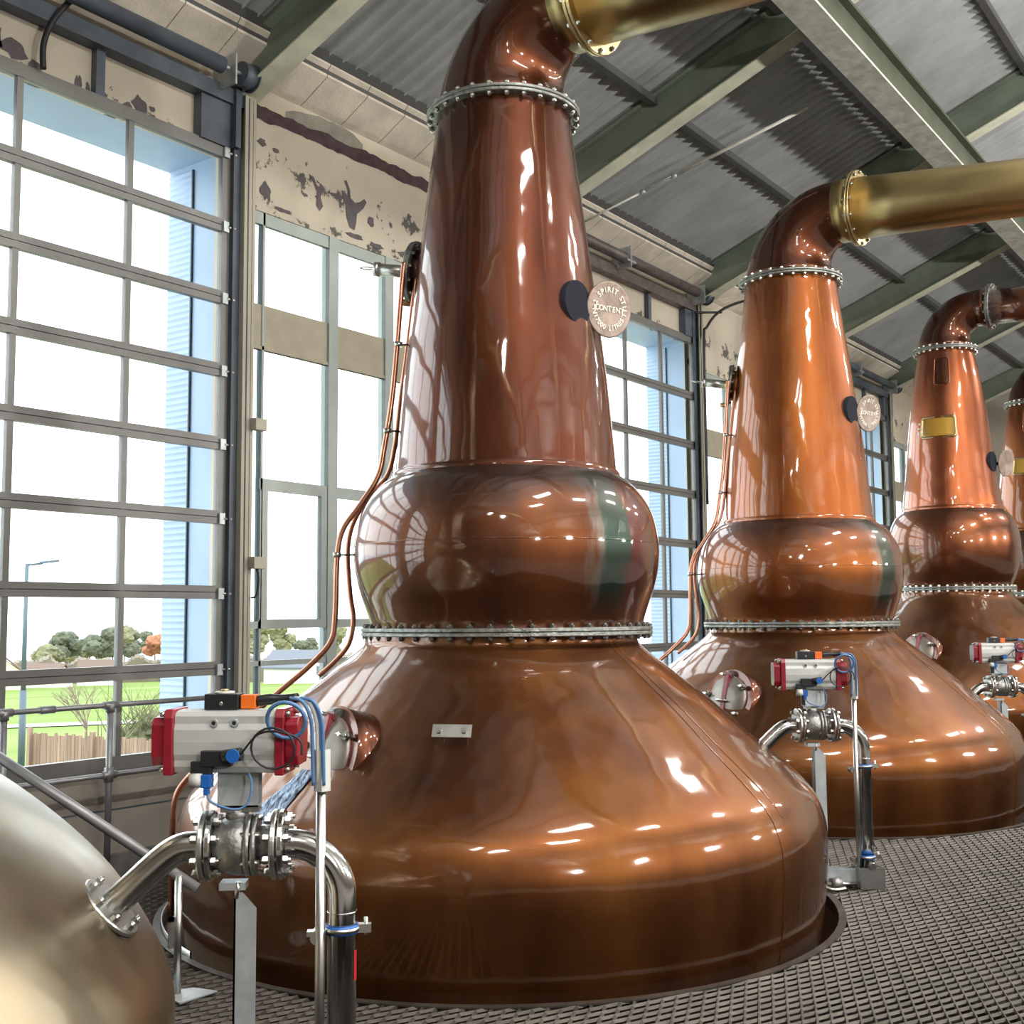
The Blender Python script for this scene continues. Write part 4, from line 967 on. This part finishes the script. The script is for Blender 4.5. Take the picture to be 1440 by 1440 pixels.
# added fill lights on the opposite wall, aimed up to brighten the roof
for i, x in enumerate((-2, 3.5, 9., 14.5, 20.)):
    root = empty('fill_floodlight', (x, BY+.02, 4.3)); tag(root, 'unseen fill floodlight added on the brown wall behind the viewer', 'lamp', 'added fill lights on the opposite wall')
    m = MB(); X = Matrix.Translation((0, .25, 0)) @ Matrix.Rotation(math.radians(90+19), 4, 'X'); m.box((-.35, -.2, .0), (.35, .2, .1), M['lamp_body'], X); m.build('housing', root)
    m = MB(); m.box((-.04, 0, -.1), (.04, .16, .1), M['lamp_body']); m.build('wall_bracket', root)
    li = bpy.data.lights.new('flood_fill', 'AREA'); li.shape = 'RECTANGLE'; li.size = .66; li.size_y = .36; li.energy = 290; li.color = (1., .97, .93)
    lo = bpy.data.objects.new('flood_fill', li); COL.objects.link(lo); lo.parent = root; lo.location = (0, .27, .005); lo.rotation_euler = (math.radians(90+19), 0, 0)

# ------------------------------------------------------------------ outside
def polar(az, d): a = math.radians(az); return d*math.sin(a), d*math.cos(a)
def gz(d): return -2.6-.029*(d-30)
def fieldmesh(d0, d1, m, az0=-20, az1=100, dz=0.):
    q = MB(); vs = []; fs = []; n = 40; rows = 12
    for j in range(rows+1):
        d = d0+(d1-d0)*(j/rows)**1.5
        for i in range(n+1):
            x, y = polar(az0+(az1-az0)*i/n, d); vs.append((x, y, gz(d)+dz))
    for j in range(rows):
        for i in range(n): fs.append((j*(n+1)+i, j*(n+1)+i+1, (j+1)*(n+1)+i+1, (j+1)*(n+1)+i))
    q.add(vs, fs, m, False); return q
struct(fieldmesh(17, 165, M['grass']).build('ground'))
q = MB(); q.box((WX0-10, WY+.1, -2.5), (WX1+10, 22, -2.3), M['path']); struct(q.build('ground_bounce_apron'))  # unseen grey paving, added to bounce neutral light onto soffit and ceiling
struct(fieldmesh(165, 420, M['field_far']).build('ground_far'))
q = MB(); q.box((-3000, 300, -15), (5000, 5000, -14.0), M['sea']); struct(q.build('sea'))
struct(fieldmesh(62, 65, M['path'], 25, 80, .05).build('ground_path'))
# board fence
root = empty('board_fence', (*polar(35, 30), -2.9)); tag(root, 'brown board fence outside beyond the left glazed door', 'fence')
p0 = Vector((*polar(32.2, 31.5), 0)); p1 = Vector((*polar(41, 26.5), 0)); base0 = Vector((*polar(35, 30), 0))
m = MB(); rnd = random.Random(3); L = (p1-p0).length; dirv = (p1-p0).normalized(); nrm = Vector((-dirv.y, dirv.x, 0)); nb = int(L/.125)
for k in range(nb):
    a = p0+dirv*(k*.125)-base0; X = Matrix.Translation(a) @ Matrix((dirv, nrm, V(0,0,1))).transposed().to_4x4()
    m.box((0, 0, -.2), (.105, .02, 1.78+rnd.uniform(-.05, .05)), M['fence'], X)
m.build('boards', root)
for k in range(0, nb, 18):
    a = p0+dirv*(k*.125)-base0; X = Matrix.Translation(a) @ Matrix((dirv, nrm, V(0,0,1))).transposed().to_4x4(); m = MB(); m.box((0, -.1, -.2), (.1, 0, 1.9), M['fence'], X); m.build('fence_post', root)
# street lamp
d = 38; x, y = polar(31.85, d); root = empty('street_lamp', (x, y, gz(d))); tag(root, 'tall grey street lamp on the grass, seen through the left glazed door', 'street lamp')
m = MB(); m.cyl((0, 0, 0), (0, 0, 2.4), .10, M['lamppost'], 12); m.cyl((0, 0, 2.4), (0, 0, 6.15), .075, M['lamppost'], 12, r1=.055); m.build('pole', root)
ra = V(math.cos(math.radians(32)), -math.sin(math.radians(32)), 0)
m = MB(); m.cyl(V(0,0,6.1), ra*.45+V(0,0,6.16), .035, M['lamppost'], 8); m.build('arm', root)
m = MB(); X = Matrix.Translation(ra*.6+V(0,0,6.2)) @ Matrix.Rotation(math.radians(-32), 4, 'Z') @ Matrix.Rotation(math.radians(-7), 4, 'Y'); m.box((-.25, -.1, -.03), (.3, .1, .04), M['lamppost'], X); m.build('lamp_head', root)
def crown(m, c, r, mt, seed, flat=.8):
    """one lumpy clump of foliage"""
    import bmesh
    bm = bmesh.new(); bmesh.ops.create_icosphere(bm, subdivisions=3, radius=1)
    vs = []
    for v in bm.verts:
        n = noise.noise(v.co*2.2+V(seed, 0, 0))*.35+noise.noise(v.co*6+V(seed*3, 0, 0))*.16
        p = v.co*(1+n); vs.append((c[0]+p.x*r, c[1]+p.y*r, c[2]+p.z*r*flat))
    fs = [tuple(q.index for q in f_.verts) for f_ in bm.faces]; bm.free(); m.add(vs, fs, mt, False)
def tree(az, dist, h, wd, mt, label, seed, group='trees beyond the field'):
    x, y = polar(az, dist); root = empty('tree', (x, y, gz(dist))); tag(root, label, 'tree', group)
    m = MB(); m.cyl((0, 0, 0), (0, 0, h*.6), .18, M['bark'], 8, r1=.08); m.build('trunk', root)
    rnd = random.Random(seed); m = MB()
    for k in range(7): crown(m, (rnd.uniform(-.5, .5)*wd, rnd.uniform(-.4, .4)*wd, h*rnd.uniform(.45, .82)), wd*rnd.uniform(.28, .42), mt, seed+k)
    m.build('crown', root)
td = 175
tl = [(32.85, 5.6, 5, 'leaf2', 'small olive tree at the left end of the distant tree line'), (33.6, 8.2, 6, 'leaf1', 'round dark tree right of the street lamp'), (34.05, 7.2, 5, 'leaf2', 'low olive tree just left of the door mullion'), (34.45, 7.5, 6, 'leaf1', 'dark tree standing behind the brown hedge left of the mullion'), (34.95, 8.2, 6, 'leaf1', 'dark tree touching the door mullion'), (35.6, 8.6, 6, 'leaf2', 'olive tree just right of the door mullion'), (36.1, 8.4, 6, 'leaf1', 'dark tree in the middle of the right door panes'), (36.75, 9., 7, 'leaf1', 'tall dark tree next to the rust coloured one'), (37.45, 7.8, 6, 'leaf3', 'rust coloured tree beside the pale blue fin'),
      (42.2, 9.3, 5, 'leaf2', 'thin olive tree at the left edge of the fixed window'), (43.1, 9.5, 4.5, 'leaf2', 'olive tree in the middle pane of the fixed window'), (44.1, 8.3, 5, 'leaf1', 'dark low tree behind the white gabled house'), (45.6, 8, 6, 'leaf2', 'olive tree right of the white gabled house'), (61.8, 9, 8, 'leaf1', 'dark tree seen low behind the right glazed door')]
for i, (az, h, wd, mt, lab) in enumerate(tl): tree(az, td+13*(i % 4), h*1.0, min(wd, 3.4), M[mt], lab, 11*i+2)
def hedge(az0, az1, d, h, lab, mt='hedge'):
    m = MB(); n = 160; vs = []; fs = []; rnd = random.Random(int(az0*10))
    for i in range(n+1):
        az = az0+(az1-az0)*i/n; x, y = polar(az, d); x2, y2 = polar(az, d+4); z = gz(d); hh = h*(.8+.18*math.sin(i*.21)*math.sin(i*.057+1)+.10*rnd.random())
        vs += [(x, y, z), (x, y, z+hh), (x2, y2, z+hh*1.1), (x2, y2, z)]
    for i in range(n):
        for k in range(3): fs.append((i*4+k, (i+1)*4+k, (i+1)*4+k+1, i*4+k+1))
    m.add(vs, fs, M[mt], False); tag(m.build('hedge'), lab, 'hedge')
hedge(30, 38.5, 163, 3.2, 'long brown hedge along the far edge of the grass, left glazed door'); hedge(41, 50, 150, 3.4, 'brown hedge across the far edge of the grass in the fixed window'); hedge(52, 66, 158, 4, 'brown hedge low in the right glazed door')
def house(az, d, w_, dp, h, wallm, roofm, rot, lab):
    x, y = polar(az, d); root = empty('house', (x, y, gz(d)), (0, 0, math.radians(rot))); tag(root, lab, 'house', 'houses beyond the field')
    m = MB(); m.prism([(-w_/2, 0), (w_/2, 0), (w_/2, h), (0, h+w_*.38), (-w_/2, h)], -dp/2, dp/2, M[wallm], 'y'); m.build('walls', root)
    m = MB(); rh = w_*.38
    for s in (-1, 1): m.add([(s*(w_/2+.3), -dp/2-.2, h-.2), (s*(w_/2+.3), dp/2+.2, h-.2), (0, dp/2+.2, h+rh+.15), (0, -dp/2-.2, h+rh+.15), (s*(w_/2+.3), -dp/2-.2, h), (s*(w_/2+.3), dp/2+.2, h), (0, dp/2+.2, h+rh+.35), (0, -dp/2-.2, h+rh+.35)], [(0,1,2,3),(4,5,6,7),(0,1,5,4),(0,3,7,4),(1,2,6,5)], M[roofm], False)
    m.build('roof', root)
    m = MB(); m.box((-.5, -dp/2-.05, 1.0), (.5, -dp/2, 2.0), M['slateroof']); m.build('window', root)
house(31.0, 140, 3.6, 4.5, 2.0, 'yellow_render', 'brownroof', -30, 'pale yellow gabled house at the left edge, beyond the grass')
house(32.75, 146, 3.2, 5, 1.2, 'white_render', 'brownroof', 20, 'low white house right of the street lamp')
house(34.95, 150, 2.6, 4, 1.7, 'white_render', 'brownroof', 40, 'white gabled house beside the door mullion')
house(43.9, 140, 4.2, 6, 1.9, 'white_render', 'slateroof', 15, 'white gabled house with grey roof in the fixed window')
# young bare tree and shrub near the fence
def bare_tree(az, d, h, lab):
    x, y = polar(az, d); root = empty('bare_tree', (x, y, gz(d))); tag(root, lab, 'tree')
    m = MB(); m.tube([(0, 0, 0), (.03, 0, h*.3), (0, .02, h*.55)], .045, M['bark'], 8, 3, radii=[.05, .045, .04, .035, .03, .03]); m.build('trunk', root)
    rnd = random.Random(5); m = MB()
    def br(p, dr, L, r, k):
        q = p+dr*L; m.cyl(p, q, r, M['bark'], 5, r1=r*.6, caps=False)
        if k:
            for _ in range(3):
                nd = (dr+V(rnd.uniform(-.7, .7), rnd.uniform(-.7, .7), rnd.uniform(0, .3))).normalized(); br(p+dr*L*rnd.uniform(.5, 1), nd, L*.7, r*.6, k-1)
    for _ in range(6): br(V(0, 0, h*rnd.uniform(.5, .6)), V(rnd.uniform(-.8, .8), rnd.uniform(-.8, .8), 1).normalized(), h*.15, .014, 3)
    m.build('branches', root)
bare_tree(34.55, 26, 3.3, 'young bare tree with a pale trunk in front of the board fence')
x, y = polar(36.9, 34); root = empty('shrub', (x, y, gz(34))); tag(root, 'loose green shrub behind the fence next to the pale blue fin', 'shrub')
m = MB(); rnd = random.Random(8)
for k in range(90):
    d_ = V(rnd.uniform(-.6, .6), rnd.uniform(-.6, .6), 1).normalized(); m.cyl(V(rnd.uniform(-1, 1), rnd.uniform(-.5, .5), 1.0), V(rnd.uniform(-1, 1), rnd.uniform(-.5, .5), 1.0)+d_*rnd.uniform(.8, 2.0), .018, M['leaf2'], 4, r1=.004, caps=False)
m.build('twigs', root)
m = MB()
for k in range(5): crown(m, (rnd.uniform(-.9, .9), rnd.uniform(-.4, .4), .9+rnd.uniform(-.2, .5)), .5, M['leaf2'], 70+k)
m.build('foliage', root)

# ------------------------------------------------------------------ light and look
world = bpy.data.worlds.new('world'); scene.world = world; world.use_nodes = True
nt = world.node_tree; bg = nt.nodes['Background']
bg.inputs[0].default_value = (.90, .96, 1.0, 1); bg.inputs[1].default_value = 3.4
sun = bpy.data.lights.new('sun', 'SUN'); sun.energy = .0
vs_ = scene.view_settings; vs_.view_transform = 'Standard'; vs_.look = 'None'; vs_.gamma = 1; vs_.use_curve_mapping = False; vs_.exposure = .42
cy = scene.cycles; cy.max_bounces = 10; cy.diffuse_bounces = 4; cy.glossy_bounces = 6; cy.transmission_bounces = 8; cy.transparent_max_bounces = 8
cy.sample_clamp_indirect = 4; cy.caustics_reflective = False; cy.caustics_refractive = False
cy.use_denoising = True
# sky portals help light find the openings
for a, b in DOORS:
    li = bpy.data.lights.new('portal', 'AREA'); li.shape = 'RECTANGLE'; li.size = b-a; li.size_y = 4.4; li.cycles.is_portal = True
    o = bpy.data.objects.new('portal', li); COL.objects.link(o); o.location = ((a+b)/2, 7.0, 2.9); o.rotation_euler = (math.radians(-90), 0, 0)
for a, b in WINS:
    li = bpy.data.lights.new('portal', 'AREA'); li.shape = 'RECTANGLE'; li.size = b-a; li.size_y = 3.9; li.cycles.is_portal = True
    o = bpy.data.objects.new('portal', li); COL.objects.link(o); o.location = ((a+b)/2, 7.0, 2.85); o.rotation_euler = (math.radians(-90), 0, 0)
